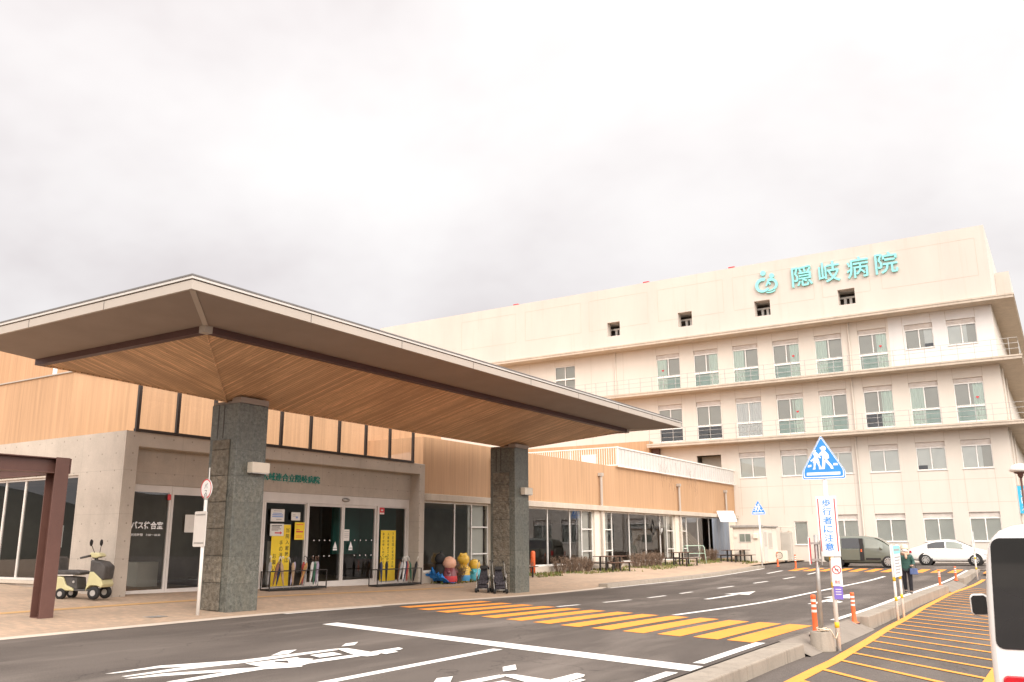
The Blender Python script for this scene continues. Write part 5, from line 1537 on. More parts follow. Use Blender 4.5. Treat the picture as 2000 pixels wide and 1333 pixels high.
# street lamp at the right edge
lx, ly = -1.75, 50.0
sl = thing('street_lamp', 'mushroom headed street lamp on a dark pole at the right edge', 'street lamp', (lx, ly, zpark(lx, ly)))
b = MB(); b.tube([(0, 0, 0), (0, 0, 4.6)], [.075, .05], 12); b.build('pole', M['brown_steel'], sl, smooth=True)
b = MB(); b.lathe([(.05, 4.6), (.13, 4.72), (.13, 4.8), (.28, 4.86), (.28, 4.9)], 20); b.build('collar', M['brown_steel'], sl, smooth=True)
b = MB(); b.lathe([(.30, 4.9), (.46, 4.95), (.48, 5.05), (.36, 5.22), (.18, 5.30), (.01, 5.32)], 24); b.build('shade', M['white_metal'], sl, smooth=True)

# ================================================================ things by the entrance
# mobility scooter, nose to the road
qx, qy = -21.0, 13.25
ms = thing('mobility_scooter', 'pale yellow mobility scooter with a covered front basket and two mirrors beside the concrete wall', 'scooter', (qx, qy, zfore(qx, qy)), R(24))
def swheel(x, y, r):
    mt = Matrix.Rotation(R(90), 3, 'X')
    b = MB(); b.lathe([(r * .5, -.05), (r * .9, -.055), (r, -.03), (r, .03), (r * .9, .055), (r * .5, .05)], 22, (x, y, r), mt); w = b.build('wheel', M['black'], ms, smooth=True)
    b = MB(); b.lathe([(.001, -.058), (r * .46, -.058), (r * .46, .058), (.001, .058)], 18, (x, y, r), mt); b.build('rim', M['rim'], w)
for s in (1, -1): swheel(.47, s * .24, .155); swheel(-.42, s * .22, .135)
def pillow(name, pts, hw, m, parent, bev=.03, smooth=True):
    """side outline (x,z) given a width 2*hw with rounded edges"""
    b = MB(); b.prism([(x, -hw, z) for x, z in pts], (0, 2 * hw, 0))
    o = b.build(name, m, parent, bevel=bev, segs=3)
    for p in o.data.polygons: p.use_smooth = True
    o.data.set_sharp_from_angle(angle=R(80))
    return o
pillow('rear_body', [(-.66, .22), (-.08, .20), (-.12, .27), (-.30, .34), (-.40, .54), (-.66, .56)], .25, M['scooter'], ms, .03)
pillow('battery_box', [(-.42, .26), (-.02, .24), (-.06, .52), (-.42, .55)], .20, M['vinyl'], ms, .02)
pillow('footplate', [(-.30, .20), (.35, .20), (.35, .245), (-.30, .245)], .22, M['vinyl'], ms, .01)
pillow('front_cowl', [(.22, .20), (.26, .26), (.34, .335), (.52, .33), (.64, .28), (.68, .36), (.62, .48), (.40, .66), (.30, .66)], .24, M['scooter'], ms, .03)
pillow('basket_cover', [(.28, .60), (.45, .52), (.58, .44), (.67, .48), (.70, .78), (.55, .90), (.27, .95)], .215, M['vinyl'], ms, .04)
b = MB(); b.tube([(.36, 0, .6), (.28, 0, 1.02)], .045, 10); b.build('steering_column', M['vinyl'], ms)
pillow('handlebar_cowl', [(.14, 1.02), (.36, .98), (.50, 1.03), (.42, 1.11), (.20, 1.13)], .13, M['scooter'], ms, .03)
for s in (1, -1):
    b = MB(); b.tube([(.22, s * .1, 1.05), (.10, s * .24, 1.01), (.03, s * .27, .99)], [.03, .028, .026], 10); b.build('hand_grip', M['vinyl'], ms, smooth=True)
    b = MB(); b.tube([(.30, s * .10, 1.1), (.26, s * .20, 1.30)], .008, 6); st = b.build('mirror_stem', M['black'], ms)
    b = MB(); b.ball((.25, s * .21, 1.36), .5, 12, (.05, .12, .17)); b.build('mirror_head', M['black'], st, smooth=True)
pillow('seat', [(-.62, .60), (.02, .59), (.06, .64), (-.02, .68), (-.30, .70), (-.60, .70)], .22, M['vinyl'], ms, .03)
pillow('seat_back', [(-.66, .66), (-.56, .66), (-.62, 1.02), (-.72, 1.02)], .20, M['vinyl'], ms, .03)
b = MB(); b.box(-.66, -.12, -.255, .255, .565, .59); b.build('trim', M['alu'], ms)
b = MB(); b.lathe([(.02, 0), (.02, .01)], 12, (.64, -.10, .50), Matrix.Rotation(R(90), 3, 'Y')); b.lathe([(.03, 0), (.03, .01)], 12, (-.12, -.21, .42), Matrix.Rotation(R(90), 3, 'X')); b.build('reflector', M['rim'], ms)

# umbrella racks and umbrellas
def rack(y0, y1, label, xr=-20.75):
    z = zfore(xr, (y0 + y1) / 2)
    t = thing('umbrella_rack', label, 'umbrella stand', (xr, (y0 + y1) / 2, z), 0, 'umbrella racks beside the entrance doors')
    h = (y1 - y0) / 2
    b = MB()
    for y in (-h, h):
        for x in (-.19, .19): b.box(x - .014, x + .014, y - .014, y + .014, 0, .60)
    for x in (-.19, .19):
        b.box(x - .012, x + .012, -h, h, .575, .60); b.box(x - .012, x + .012, -h, h, .05, .075)
    for y in (-h, h): b.box(-.19, .19, y - .012, y + .012, .575, .60); b.box(-.19, .19, y - .012, y + .012, .05, .075)
    b.box(-.19, .19, -.012, .012, .575, .60); b.box(-.012, .012, -h, h, .577, .598)
    b.build('frame', M['steel_dark'], t)
    b = MB(); b.box(-.18, .18, -h + .02, h - .02, .02, .05); b.build('drip_tray', M['black'], t)
    return t
rack(18.95, 21.35, 'long black umbrella rack left of the sliding doors, full of umbrellas')
rack(23.85, 26.3, 'black umbrella rack right of the sliding doors, with fewer umbrellas')
def umbrella(x, y, col, lean, label, hook=M['wood_dark'], k=1.18):
    z = zfore(x, y) + .055
    t = thing('umbrella', label, 'umbrella', (x, y, z), rnd.uniform(0, 6), 'closed umbrellas in the racks')
    d = Vector((lean[0], lean[1], 1)).normalized()
    rm = Matrix.Rotation(-t.rotation_euler[2], 3, 'Z'); d = rm @ d
    at_ = lambda s: d * s * k
    b = MB(); b.tube([at_(.07), at_(.12), at_(.35), at_(.58), at_(.66), at_(.68)], [.008, .020, .042, .054, .030, .012], 10); b.build('canopy', UMB[col], t, smooth=True)
    b = MB(); b.tube([at_(0), at_(.70), at_(.80)], .006, 6); b.build('shaft', M['grey_metal'], t)
    b = MB(); p0 = at_(.76); pts = [at_(.70), p0]
    sd = d.cross(Vector((0, 0, 1))); sd = sd.normalized() if sd.length > .05 else Vector((1, 0, 0))
    for i in range(9):
        a = math.pi * i / 8; pts.append(at_(.80) + sd * (.035 - .035 * math.cos(a)) + d * .035 * math.sin(a))
    pts.append(pts[-1] - d * .03)
    b.tube(pts, .010, 8); b.build('handle', hook, t, smooth=True)
UL = [(19.25, 'brown', (.05, .22), 'brown umbrella leaning at the left end of the left rack'),
      (19.62, 'tan', (-.1, -.10), 'tan umbrella second from the left end of the left rack'),
      (19.92, 'lilac', (.12, .10), 'pale lilac umbrella in the left rack in front of the yellow banner'),
      (20.12, 'black', (.02, -.28), 'black umbrella leaning left in the middle of the left rack'),
      (20.30, 'amber', (.12, .30), 'amber brown umbrella leaning right in the middle of the left rack'),
      (20.52, 'red', (-.08, .12), 'dark red umbrella in the left rack behind the amber one'),
      (20.72, 'white', (.10, .02), 'white umbrella in the right half of the left rack'),
      (20.90, 'green', (-.06, .12), 'dark green umbrella between two pale ones in the left rack'),
      (21.04, 'grey', (.08, -.12), 'grey umbrella near the right end of the left rack'),
      (21.22, 'white', (-.05, -.08), 'white umbrella at the right end of the left rack'),
      (19.10, 'grey', (.1, .02), 'grey umbrella at the very left end of the left rack'),
      (19.45, 'navy', (-.05, .26), 'navy umbrella leaning right between the brown and the tan one'),
      (20.02, 'tan', (.15, -.18), 'tan umbrella behind the lilac one in the left rack'),
      (20.62, 'grey', (-.1, .2), 'grey umbrella crossing behind the dark red one in the left rack'),
      (21.12, 'lilac', (.05, .05), 'pale lilac umbrella near the right end of the left rack')]
for y, c, ln, lb in UL:
    umbrella(-20.75 + rnd.uniform(-.09, .09), y, c, ln, lb, rnd.choice((M['wood_dark'], M['black'], M['white_metal'])))
UR = [(24.62, 'black', (0, .02), 'single black umbrella upright in the left half of the right rack'),
      (25.15, 'grey', (.05, .22), 'grey umbrella leaning right in the right rack'),
      (25.34, 'white', (.0, .16), 'white umbrella in the right rack beside the grey one'),
      (25.50, 'navy', (.1, .10), 'navy umbrella in the right rack between the white and the red one'),
      (25.66, 'red', (-.05, .14), 'red umbrella in the right rack'),
      (25.82, 'tan', (.06, -.05), 'tan umbrella in the right rack beside the red one'),
      (24.30, 'navy', (.05, -.1), 'navy umbrella at the left end of the right rack'),
      (25.24, 'brown', (-.06, .3), 'brown umbrella leaning right behind the grey one in the right rack'),
      (25.95, 'black', (.1, .15), 'black umbrella next to the dark green one in the right rack'),
      (26.04, 'green', (.02, -.2), 'dark green umbrella leaning left at the right end of the right rack')]
for y, c, ln, lb in UR:
    umbrella(-20.75 + rnd.uniform(-.09, .09), y, c, ln, lb, rnd.choice((M['wood_dark'], M['black'], M['white_metal'])))

# notices on the door glass
def notice(y0, y1, z0, z1, m, label, lines, text=None, name='notice', x=-21.512):
    t = thing(name, label, 'notice', (x, (y0 + y1) / 2, z0))
    o = t.location
    b = MB(); b.box(x - .003, x, y0, y1, z0, z1); b.build('sheet', m, t, o)
    for mm, recs in lines:
        b = MB()
        for (a0, a1, c0, c1) in recs:
            b.box(x + .0005, x + .0015, y0 + (y1 - y0) * a0, y0 + (y1 - y0) * a1, z0 + (z1 - z0) * c0, z0 + (z1 - z0) * c1)
        b.build('print', mm, t, o)
    return t
notice(19.72, 20.30, 2.21, 2.60, M['paper'], 'white notice with blue print at the top left of the door glass', [(M['print_blue'], [(.1, .9, .5, .58), (.1, .9, .36, .44), (.15, .8, .64, .7)]), (M['print_grey'], [(.4, .8, .15, .2), (.2, .8, .84, .88)])])
t = notice(19.72, 20.30, 1.76, 2.14, M['paper'], 'white notice with a red arrow on the door glass', [(M['ink'], [(.1, .85, .82, .88), (.1, .7, .70, .76), (.1, .8, .56, .60), (.1, .6, .46, .5)]), (M['red'], [(.35, .75, .2, .3)])])
b = MB(); o = t.location; b.poly([(-21.5095, 20.15, 1.80), (-21.5095, 20.24, 1.855), (-21.5095, 20.15, 1.91)]); b.build('arrow_head', M['red'], t, o)
notice(20.60, 21.0, 2.26, 2.52, M['paper'], 'small white notice at the top right of the left glass panel', [(M['print_blue'], [(.5, .75, .25, .5)]), (M['print_grey'], [(.15, .5, .5, .56), (.15, .45, .7, .75)])])
notice(20.78, 21.22, 1.64, 2.20, M['banner_yellow'], 'yellow notice with red print on the left glass panel', [(M['red'], [(.15, .85, .42, .5), (.15, .5, .56, .6)]), (M['orange_plastic'], [(.15, .85, .85, .9), (.15, .8, .2, .24), (.15, .8, .12, .15)])])
notice(23.16, 23.44, 1.60, 1.99, M['paper'], 'white notice on the right sliding door', [(M['print_grey'], [(.1, .9, .8, .84), (.1, .9, .6, .63), (.1, .9, .45, .48), (.1, .8, .3, .33)])], x=-21.56)
notice(24.97, 25.24, 2.55, 2.80, M['red'], 'small red sticker at the top of the right glass panel', [(M['paper'], [(.05, .95, .02, .25), (.3, .7, .5, .7)])])
def banner(y0, y1, z0, z1, cols, label, x=-21.53):
    t = thing('yellow_banner', label, 'banner', (x, (y0 + y1) / 2, z0)); o = t.location
    b = MB(); b.box(x - .004, x, y0, y1, z0, z1); b.build('cloth', M['banner_yellow'], t, o)
    for (yc, zt, sz, txt) in cols:
        b = MB()
        for i, ch in enumerate(txt):
            add_text(b, ch, (x + .0005, yc - sz / 2, zt - sz * 1.22 * (i + 1)), EY, EZ, sz * .92, sz * .95 if ch != '、' else sz * .4, .001, .01)
        b.build('lettering', M['ink'], t, o)
    b = MB(); b.tube([(x, y0, z1), (x, y1, z1)], .008, 6); b.box(x - .004, x + .01, y0, y1, z0 - .02, z0); b.build('stand', M['grey_metal'], t, o)
banner(19.82, 20.62, .20, 2.12, [(20.50, 2.06, .155, '当院入館時は'), (20.24, 1.66, .155, '手の消毒を'), (19.98, 1.25, .155, 'お願い')], 'yellow banner with large black lettering behind the left glass panel')
banner(25.10, 25.95, .16, 1.98, [(25.80, 1.92, .105, '下記項目に該当の方は'), (25.53, 1.92, .105, '入館前待機スタッフへ'), (25.26, 1.92, .105, '必ずお申し出ください')], 'yellow banner with three columns of small lettering behind the right glass panel')

# push chairs by the far column
def stroller(x, y, a, label):
    t = thing('stroller', label, 'stroller', (x, y, zfore(x, y)), a, 'folding push chairs by the far column')
    for sx in (.28, -.26):
        for sy in (-.21, .21):
            for o_ in (-.022, .022):
                b = MB(); b.lathe([(.045, -.014), (.072, -.016), (.078, 0), (.072, .016), (.045, .014)], 16, (sx, sy + o_, .078), Matrix.Rotation(R(90), 3, 'X')); w = b.build('wheel', M['black'], t, smooth=True)
                b = MB(); b.lathe([(.001, -.012), (.05, -.012), (.05, .012), (.001, .012)], 12, (sx, sy + o_, .078), Matrix.Rotation(R(90), 3, 'X')); b.build('rim', M['grey_metal'], w)
    b = MB()
    for s in (-.21, .21):
        b.tube([(.28, s, .09), (-.05, s, .52), (-.28, s, .95), (-.36, s, 1.02)], .012, 8); b.tube([(-.26, s, .09), (.05, s, .50), (.16, s, .58)], .012, 8)
    b.tube([(.27, -.21, .12), (.27, .21, .12)], .01, 6); b.tube([(-.25, -.21, .12), (-.25, .21, .12)], .01, 6)
    for s in (-.225, .225): b.tube([(.02, s, .40), (.10, s, .56), (.02, s, .64), (-.10, s, .62)], .014, 8)
    b.build('frame', M['grey_metal'], t, smooth=True)
    b = MB()
    b.add([(.19, -.17, .40), (.19, .17, .40), (.0, .18, .33), (.0, -.18, .33), (-.12, .17, .42), (-.12, -.17, .42), (-.24, .12, .70), (-.24, -.12, .70), (-.28, .09, .86), (-.28, -.09, .86), (.24, -.15, .28), (.24, .15, .28)], [(0, 1, 2, 3), (3, 2, 4, 5), (5, 4, 6, 7), (7, 6, 8, 9), (0, 10, 11, 1)])
    o = b.build('seat_fabric', M['plaid'], t); m = o.modifiers.new('thick', 'SOLIDIFY'); m.thickness = .03
    b = MB()
    for s in (-.20, .20): b.add([(.15, s, .37), (-.10, s, .35), (-.22, s * .8, .62), (.0, s, .52)], [(0, 1, 2, 3)])
    b.build('side_panel', M['black'], t)
    b = MB(); b.box(-.20, .20, -.17, .17, .14, .26); b.build('basket', M['plaid'], t, bevel=.02)
    b = MB(); b.add([(-.12, -.13, .78), (-.12, .13, .78), (-.20, .13, .88), (-.20, -.13, .88), (-.29, .10, .88), (-.29, -.10, .88), (-.26, .14, .70), (-.26, -.14, .70)], [(0, 1, 2, 3), (3, 2, 4, 5), (0, 3, 7), (1, 6, 2)]); b.build('hood', M['black'], t)
    for s in (-.21, .21):
        b = MB(); b.tube([(-.35, s, 1.01), (-.43, s * .9, 1.05)], .02, 8); b.build('handle', M['black'], t)
stroller(-17.28, 25.55, R(-62), 'dark plaid push chair on the left, turned slightly away from the column')
stroller(-16.72, 25.72, R(-48), 'dark plaid push chair on the right, directly in front of the far column')

# plain round play figures
def toy(x, y, label, body, head, h, hr, base=None, ears=None):
    t = thing('play_figure', label, 'toy', (x, y, zfore(x, y)), 0, 'round plastic play figures by the window')
    b = MB(); w = hr * 1.12
    b.lathe([(w * .62, 0), (w * .95, .04), (w * 1.02, .16), (w * .92, h * .42), (w * .66, h * .56), (w * .5, h * .6)], 22); b.build('body', M[body], t, smooth=True)
    b = MB(); b.lathe([(w * .98, .05), (w * 1.045, .15), (w * .985, .27)], 22, close=False); b.build('lower_band', M[base or body], t, smooth=True)
    b = MB(); b.ball((0, 0, h - hr), hr, 18, (1, 1, .96)); b.build('head', M[head], t, smooth=True)
    for s in (-1, 1):
        b = MB(); b.tube([(.25 * w, s * w * .75, h * .50), (.6 * w, s * w * .85, h * .36)], [.07, .06], 10); b.build('arm', M[body], t, smooth=True)
        if ears:
            b = MB(); b.ball((0, s * hr * .62, h - hr * .22), hr * .26, 12); b.build('ear', M[ears], t, smooth=True)
toy(-20.55, 28.05, 'maroon round play figure with a plain peach head, beside the blue sheet', 'maroon', 'peach', 1.02, .27, 'red')
toy(-20.6, 29.05, 'tall yellow headed play figure with a light blue base, between the other two', 'toy_yellow', 'toy_yellow', 1.12, .25, 'toy_blue', 'toy_yellow')
toy(-20.62, 29.85, 'shortest play figure with a yellow head and a cyan body, farthest right', 'toy_cyan', 'toy_yellow', .88, .24, 'toy_cyan')
dk = thing('dark_play_figure', 'dark play figure standing behind the maroon one', 'toy', (-20.85, 27.85, zfore(-20.85, 27.9)), 0)
b = MB(); b.lathe([(.2, 0), (.26, .1), (.24, .5), (.16, .72)], 18); b.build('body', M['black'], dk, smooth=True)
b = MB(); b.ball((0, 0, .9), .21, 14); b.build('head', M['black'], dk, smooth=True)
b = MB(); b.tube([(0, 0, 1.05), (0, .1, 1.16)], .06, 8); b.build('knob', M['black'], dk, smooth=True)
# crumpled blue sheet
b = MB(); V = []; n = 15
for i in range(n):
    for j in range(n):
        x = -20.95 + .75 * j / (n - 1); y = 27.1 + 1.05 * i / (n - 1)
        hgt = max(0, .58 - 1.0 * (y - 27.1)) * (1 - .5 * abs(j / (n - 1) - .35)) + .05
        V.append((x + rnd.uniform(-.05, .05), y + rnd.uniform(-.05, .05), zfore(x, y) + hgt * rnd.uniform(.55, 1.0) + .01))
b.add(V, [(i * n + j, i * n + j + 1, (i + 1) * n + j + 1, (i + 1) * n + j) for i in range(n - 1) for j in range(n - 1)])
tag(b.build('blue_sheet', M['tarp'], None, (-20.6, 27.5, zfore(-20.6, 27.5))), 'crumpled bright blue sheet on the paving at the corner of the portal', 'tarpaulin')

# ================================================================ garden strip
def picnic(x, y, a, label, L_=1.8):
    t = thing('picnic_table', label, 'picnic table', (x, y, zfore(x, y)), a, 'picnic tables along the shop windows')
    b = MB()
    for k in range(5): b.box(-L_ / 2, L_ / 2, -.35 + k * .142, -.35 + k * .142 + .132, .70, .735)
    b.build('tabletop', M['wood_dark'], t)
    for s in (-1, 1):
        b = MB()
        for k in range(2): b.box(-L_ / 2, L_ / 2, s * .68 - .14 + k * .142, s * .68 - .14 + k * .142 + .132, .40, .435)
        bn_ = b.build('bench', M['wood_dark'], t)
        for q in (-1, 1):
            b = MB(); b.box(q * L_ * .36 - .03, q * L_ * .36 + .03, s * .68 - .03, s * .68 + .03, -.05, .40); b.build('leg', M['steel_dark'], bn_)
    for q in (-1, 1):
        b = MB(); b.box(q * L_ * .3 - .035, q * L_ * .3 + .035, -.22, -.15, -.05, .70); b.build('leg', M['steel_dark'], t)
        b = MB(); b.box(q * L_ * .3 - .035, q * L_ * .3 + .035, .15, .22, -.05, .70); b.build('leg', M['steel_dark'], t)
        b = MB(); b.box(q * L_ * .3 - .025, q * L_ * .3 + .025, -.7, .7, .36, .40); b.build('crossbar', M['steel_dark'], t)
picnic(-20.05, 41.2, R(80), 'brown picnic table nearest the far column, between the first two bare hedges', 2.0)
picnic(-19.3, 49.0, R(84), 'brown picnic table in the middle, beside the green pipe frame')
picnic(-18.2, 55.6, R(60), 'dark picnic table right in front of the cream hut')
picnic(-20.35, 32.2, R(88), 'brown picnic table behind the play figures and the push chairs')

def shrub(x, y, r, h, label, n=60):
    h *= .88
    b = MB(); z = zfore(x, y)
    for i in range(n):
        a = rnd.uniform(0, 6.283); rr = r * math.sqrt(rnd.random())
        p = Vector((x + rr * .35 * math.cos(a), y + rr * .35 * math.sin(a), z - .02)); pts = [p.copy()]
        q = Vector((x + rr * math.cos(a), y + rr * math.sin(a), z + h * rnd.uniform(.7, 1.0)))
        m = p.lerp(q, .5) + Vector((rnd.uniform(-.06, .06), rnd.uniform(-.06, .06), 0))
        b.tube([p, m, q], [.010, .007, .004], 4, False)
        for k in range(5):
            s = p.lerp(q, rnd.uniform(.35, 1)); e_ = s + Vector((rnd.uniform(-.15, .15), rnd.uniform(-.15, .15), rnd.uniform(.0, .16)))
            b.tube([s, e_], [.006, .003], 3, False)
            for l in range(2):
                c = s.lerp(e_, rnd.random()); w = rnd.uniform(.015, .03); u_ = Vector((rnd.uniform(-1, 1), rnd.uniform(-1, 1), rnd.uniform(-1, 1))).normalized() * w; v_ = Vector((rnd.uniform(-1, 1), rnd.uniform(-1, 1), rnd.uniform(-1, 1))).normalized() * w
                b.poly([c - u_, c + v_, c + u_, c - v_])
    return tag(b.build('bare_shrub', M['twig'], None, (x, y, z)), label, 'shrub', 'bare clipped shrubs along the shop windows')
SH = [(-20.55, 36.9, .5, .85, 'bare brown shrub nearest the far column, start of the first hedge'), (-20.5, 37.8, .48, .8, 'bare brown shrub second in the first hedge'), (-20.5, 38.7, .48, .85, 'bare brown shrub in the middle of the first hedge'), (-20.5, 39.5, .42, .75, 'bare thin shrub ending the first hedge at the picnic table'),
      (-20.4, 42.7, .42, .7, 'bare small shrub just beyond the first picnic table'), (-20.3, 45.0, .52, .9, 'bare brown shrub starting the second hedge'), (-20.25, 45.9, .5, .9, 'bare brown shrub second in the second hedge'), (-20.2, 46.8, .5, .9, 'bare brown shrub third in the second hedge'), (-20.15, 47.6, .45, .85, 'bare brown shrub ending the second hedge'),
      (-19.7, 54.0, .5, .9, 'dark bare shrub left of the hut, nearer one'), (-19.5, 54.9, .45, .85, 'dark bare shrub right against the hut'),
      (-20.6, 28.6, .45, .8, 'bare shrub under the window behind the play figures'), (-20.55, 33.6, .45, .8, 'bare shrub hidden beside the far column')]
for a in SH: shrub(*a)

# pale green pipe frame with training strings
fx, fy = -19.25, 51.0
pf = thing('pipe_frame', 'pale green pipe frame with strings running up to the eave, beside the middle picnic table', 'plant frame', (fx, fy, zfore(fx, fy)), R(70))
for x in (-.75, .75):
    b = MB(); b.tube([(x, -.28, 0), (x, -.16, .95), (x, -.10, 1.04), (x, .10, 1.04), (x, .16, .95), (x, .28, 0)], .026, 8); b.build('arch', M['green_pipe'], pf, smooth=True)
b = MB(); b.tube([(-.75, 0, 1.045), (.75, 0, 1.045)], .024, 8); b.tube([(-.75, -.2, .6), (.75, -.2, .6)], .02, 8); b.build('top_bar', M['green_pipe'], pf, smooth=True)
b = MB()
ir = Matrix.Rotation(R(-70), 3, 'Z')
for k in range(6):
    top = ir @ (Vector((-20.95, 50.4 + .28 * k, 3.05)) - Vector(pf.location))
    b.tube([(-.7 + k * .28, 0, 1.05), top], .006, 4)
b.build('string', M['hat'], pf)
hs = thing('hose_reel', 'coil of pale hose and cables hanging under the eave above the green frame', 'hose', (-21.05, 50.2, 2.2))
b = MB()
for k in range(5):
    pts = [(.02 + .015 * k, (.24 + .02 * k) * math.cos(a) * .8, (.42 - .03 * k) * math.sin(a) + .1) for a in [2 * math.pi * i / 18 for i in range(19)]]
    b.tube(pts, .014, 5)
b.build('coil', M['grey_metal'], hs, smooth=True)
b = MB(); b.box(0, .06, -.05, .05, .5, .62); b.build('hook', M['grey_metal'], hs)
tb_ = thing('grey_blue_sheet', 'flat grey blue sheet hung at the end of the glazed wing behind the hut', 'tarpaulin', (-20.9, 61.0, .3))
b = MB(); V = []
for i in range(20):
    y = -1.9 + 3.6 * i / 19; xx = .03 * math.sin(i * 1.3)
    V += [(xx, y, -.1), (xx, y, 2.75)]
b.add(V, [(2 * i, 2 * i + 2, 2 * i + 3, 2 * i + 1) for i in range(19)]); o = b.build('cloth', M['tarp_grey'], tb_); m = o.modifiers.new('thick', 'SOLIDIFY'); m.thickness = .006

# ================================================================ prefab hut and what stands round it
hx, hy = -17.6, 56.55
hz = zfore(-17.6, 56.5)
ht = thing('prefab_hut', 'small cream prefabricated hut with a flat roof and a glazed door beside the hospital', 'hut', (hx, hy, hz), R(0))
b = MB(); b.box(-1.02, .85, 0, 3.4, -.1, 2.16)
b.build('wall', M['hut_wall'], ht)
b = MB()
for x in (-.55, -.1, .38): b.box(x - .015, x + .015, -.012, -.001, 0, 2.15)
for y in (.02, 1.1, 2.3, 3.38): b.box(.851, .862, y - .015, y + .015, 0, 2.15)
b.build('panel_joint', M['alu'], ht)
b = MB(); b.box(-1.12, .97, -.12, 3.5, 2.165, 2.26); b.box(-1.15, 1.0, -.15, -.121, 2.14, 2.30); b.build('roof', M['grey_metal'], ht, bevel=.01)
b = MB(); b.box(-.62, .16, -.03, -.013, 1.22, 1.78); w = b.build('window', M['alu'], ht)
b = MB(); b.box(-.585, -.25, -.037, -.031, 1.26, 1.74); b.box(-.21, .125, -.037, -.031, 1.26, 1.74); b.build('pane', M['car_glass_pale'], w)
b = MB(); b.box(.863, .885, .25, 1.05, .02, 1.95); d = b.build('door', M['alu'], ht)
b = MB(); b.box(.886, .892, .38, .92, .95, 1.85); b.build('pane', M['blind'], d)
b = MB(); b.box(.863, .885, 1.35, 2.2, .85, 1.85); w = b.build('window', M['alu'], ht)
b = MB(); b.box(.886, .892, 1.4, 2.15, .9, 1.8); b.build('pane', M['blind'], w)
b = MB(); b.box(.32, .62, -.16, -.013, 1.45, 1.76); b.build('vent_box', M['hut_wall'], ht, bevel=.02)
b = MB(); b.lathe([(.10, 0), (.10, .05)], 16, (-.86, -.013, 1.6), MX); b.build('vent_cap', M['hut_wall'], ht)
aw = thing('white_awning', 'slanted white corrugated sheet fixed to the wing just above the hut roof', 'awning', (-20.3, 60.5, 3.0))
b = MB(); b.prism([(-.72, 0, .55), (.50, 0, .52), (1.12, -1.2, -.22), (-.05, -1.2, -.22)], (0, .0, .04)); b.build('sheet', M['sign_white'], aw)
b = MB(); b.tube([(-.6, 0, .52), (-.6, -.2, -.2)], .02, 6); b.tube([(.4, -.1, .48), (.4, .0, -.2)], .02, 6); b.build('strut', M['grey_metal'], aw)
ax_, ay_ = -16.45, 59.6
ac = thing('air_conditioner', 'beige outdoor air conditioner unit behind the hut door', 'air conditioner', (ax_, ay_, zfore(ax_, ay_)), R(0))
b = MB(); b.box(-.4, .4, -.16, .16, .08, .70); b.build('case', M['hut_wall'], ac, bevel=.015)
b = MB(); arcstrip(b, -.08, .40, .20, .225, 0, 360, -.172, .01, 24)
for k in range(5): b.box(-.28, .12, -.17, -.162, .24 + k * .08, .25 + k * .08)
b.build('fan_grille', M['steel_dark'], ac)
b = MB(); b.box(-.35, -.25, -.15, .15, -.02, .08); b.box(.25, .35, -.15, .15, -.02, .08); b.build('foot', M['black'], ac)
gm = thing('gas_cylinder_box', 'tall grey pipe cabinet standing on the ground between the hut and the cream wall', 'cabinet', (-16.6, 61.8, zfore(-16.6, 61.8)))
b = MB(); b.box(-.35, .35, -.25, .25, 0, 1.9); b.build('case', M['blind'], gm, bevel=.02)
b = MB(); b.box(-.3, .3, -.26, -.251, .1, 1.8); b.build('door', M['interior'], gm)
b = MB(); b.box(-.5, .6, -.5, .3, 2.25, 2.33); b.tube([(-.4, .2, 1.9), (-.4, .2, 2.25)], .02, 6); b.build('canopy', M['hut_wall'], gm)
wl = thing('wall_lamp', 'small round lamp on the cream hospital wall right of the hut', 'lamp', (-17.2, 64.9, 2.1)); b = MB(); b.lathe([(.14, 0), (.14, .06), (.10, .12)], 16, (0, .1, 0), MX); b.build('shade', M['slab'], wl, smooth=True)
b = MB(); b.box(-.1, .1, .06, .1, -.1, .1); b.build('plate', M['alu'], wl)

# ================================================================ the person walking along the kerb
def skin_obj(name, mats, parent, V, E, rad, root=0, sub=2):
    me = bpy.data.meshes.new(name); me.from_pydata(V, E, [])
    me.materials.append(mats)
    o = bpy.data.objects.new(name, me); COL.objects.link(o); o.parent = parent
    m = o.modifiers.new('skin', 'SKIN'); m.use_smooth_shade = True
    if not me.skin_vertices: 
        bpy.context.view_layer.objects.active = o
    for i, r_ in enumerate(rad):
        sv = me.skin_vertices[0].data[i]
        sv.radius = r_ if isinstance(r_, tuple) else (r_, r_)
        sv.use_root = (i == root)
    s = o.modifiers.new('round', 'SUBSURF'); s.levels = sub; s.render_levels = sub
    return o
px, py = -4.78, 32.2
pe = thing('person', 'person in green quilted jacket, black trousers, cream hat and mask walking along the kerb', 'person', (px, py, zr(py)), R(6))
# faces -Y; her left is +X
V = [(0, .02, .82), (0, .02, .98), (0, .015, 1.14), (0, .0, 1.25), (0, -.01, 1.32), (0, -.03, 1.40), (0, -.035, 1.49),            # 0-6 spine, head
     (.08, .02, .78), (.09, -.03, .45), (.085, .03, .08), (.085, -.09, .035),                                                    # 7-10 left leg forward
     (-.08, .03, .78), (-.085, .07, .44), (-.08, .17, .12), (-.08, .08, .04),                                                    # 11-14 right leg back
     (.15, .01, 1.21), (.225, .04, .99), (.20, -.14, .90), (.185, -.19, .90),                                                   # 15-18 left arm bent
     (-.15, .01, 1.21), (-.21, .05, .98), (-.22, -.02, .76), (-.22, -.04, .70)]                                                 # 19-22 right arm down
E_ = [(0, 1), (1, 2), (2, 3), (3, 4), (4, 5), (5, 6), (0, 7), (7, 8), (8, 9), (9, 10), (0, 11), (11, 12), (12, 13), (13, 14), (3, 15), (15, 16), (16, 17), (17, 18), (3, 19), (19, 20), (20, 21), (21, 22)]
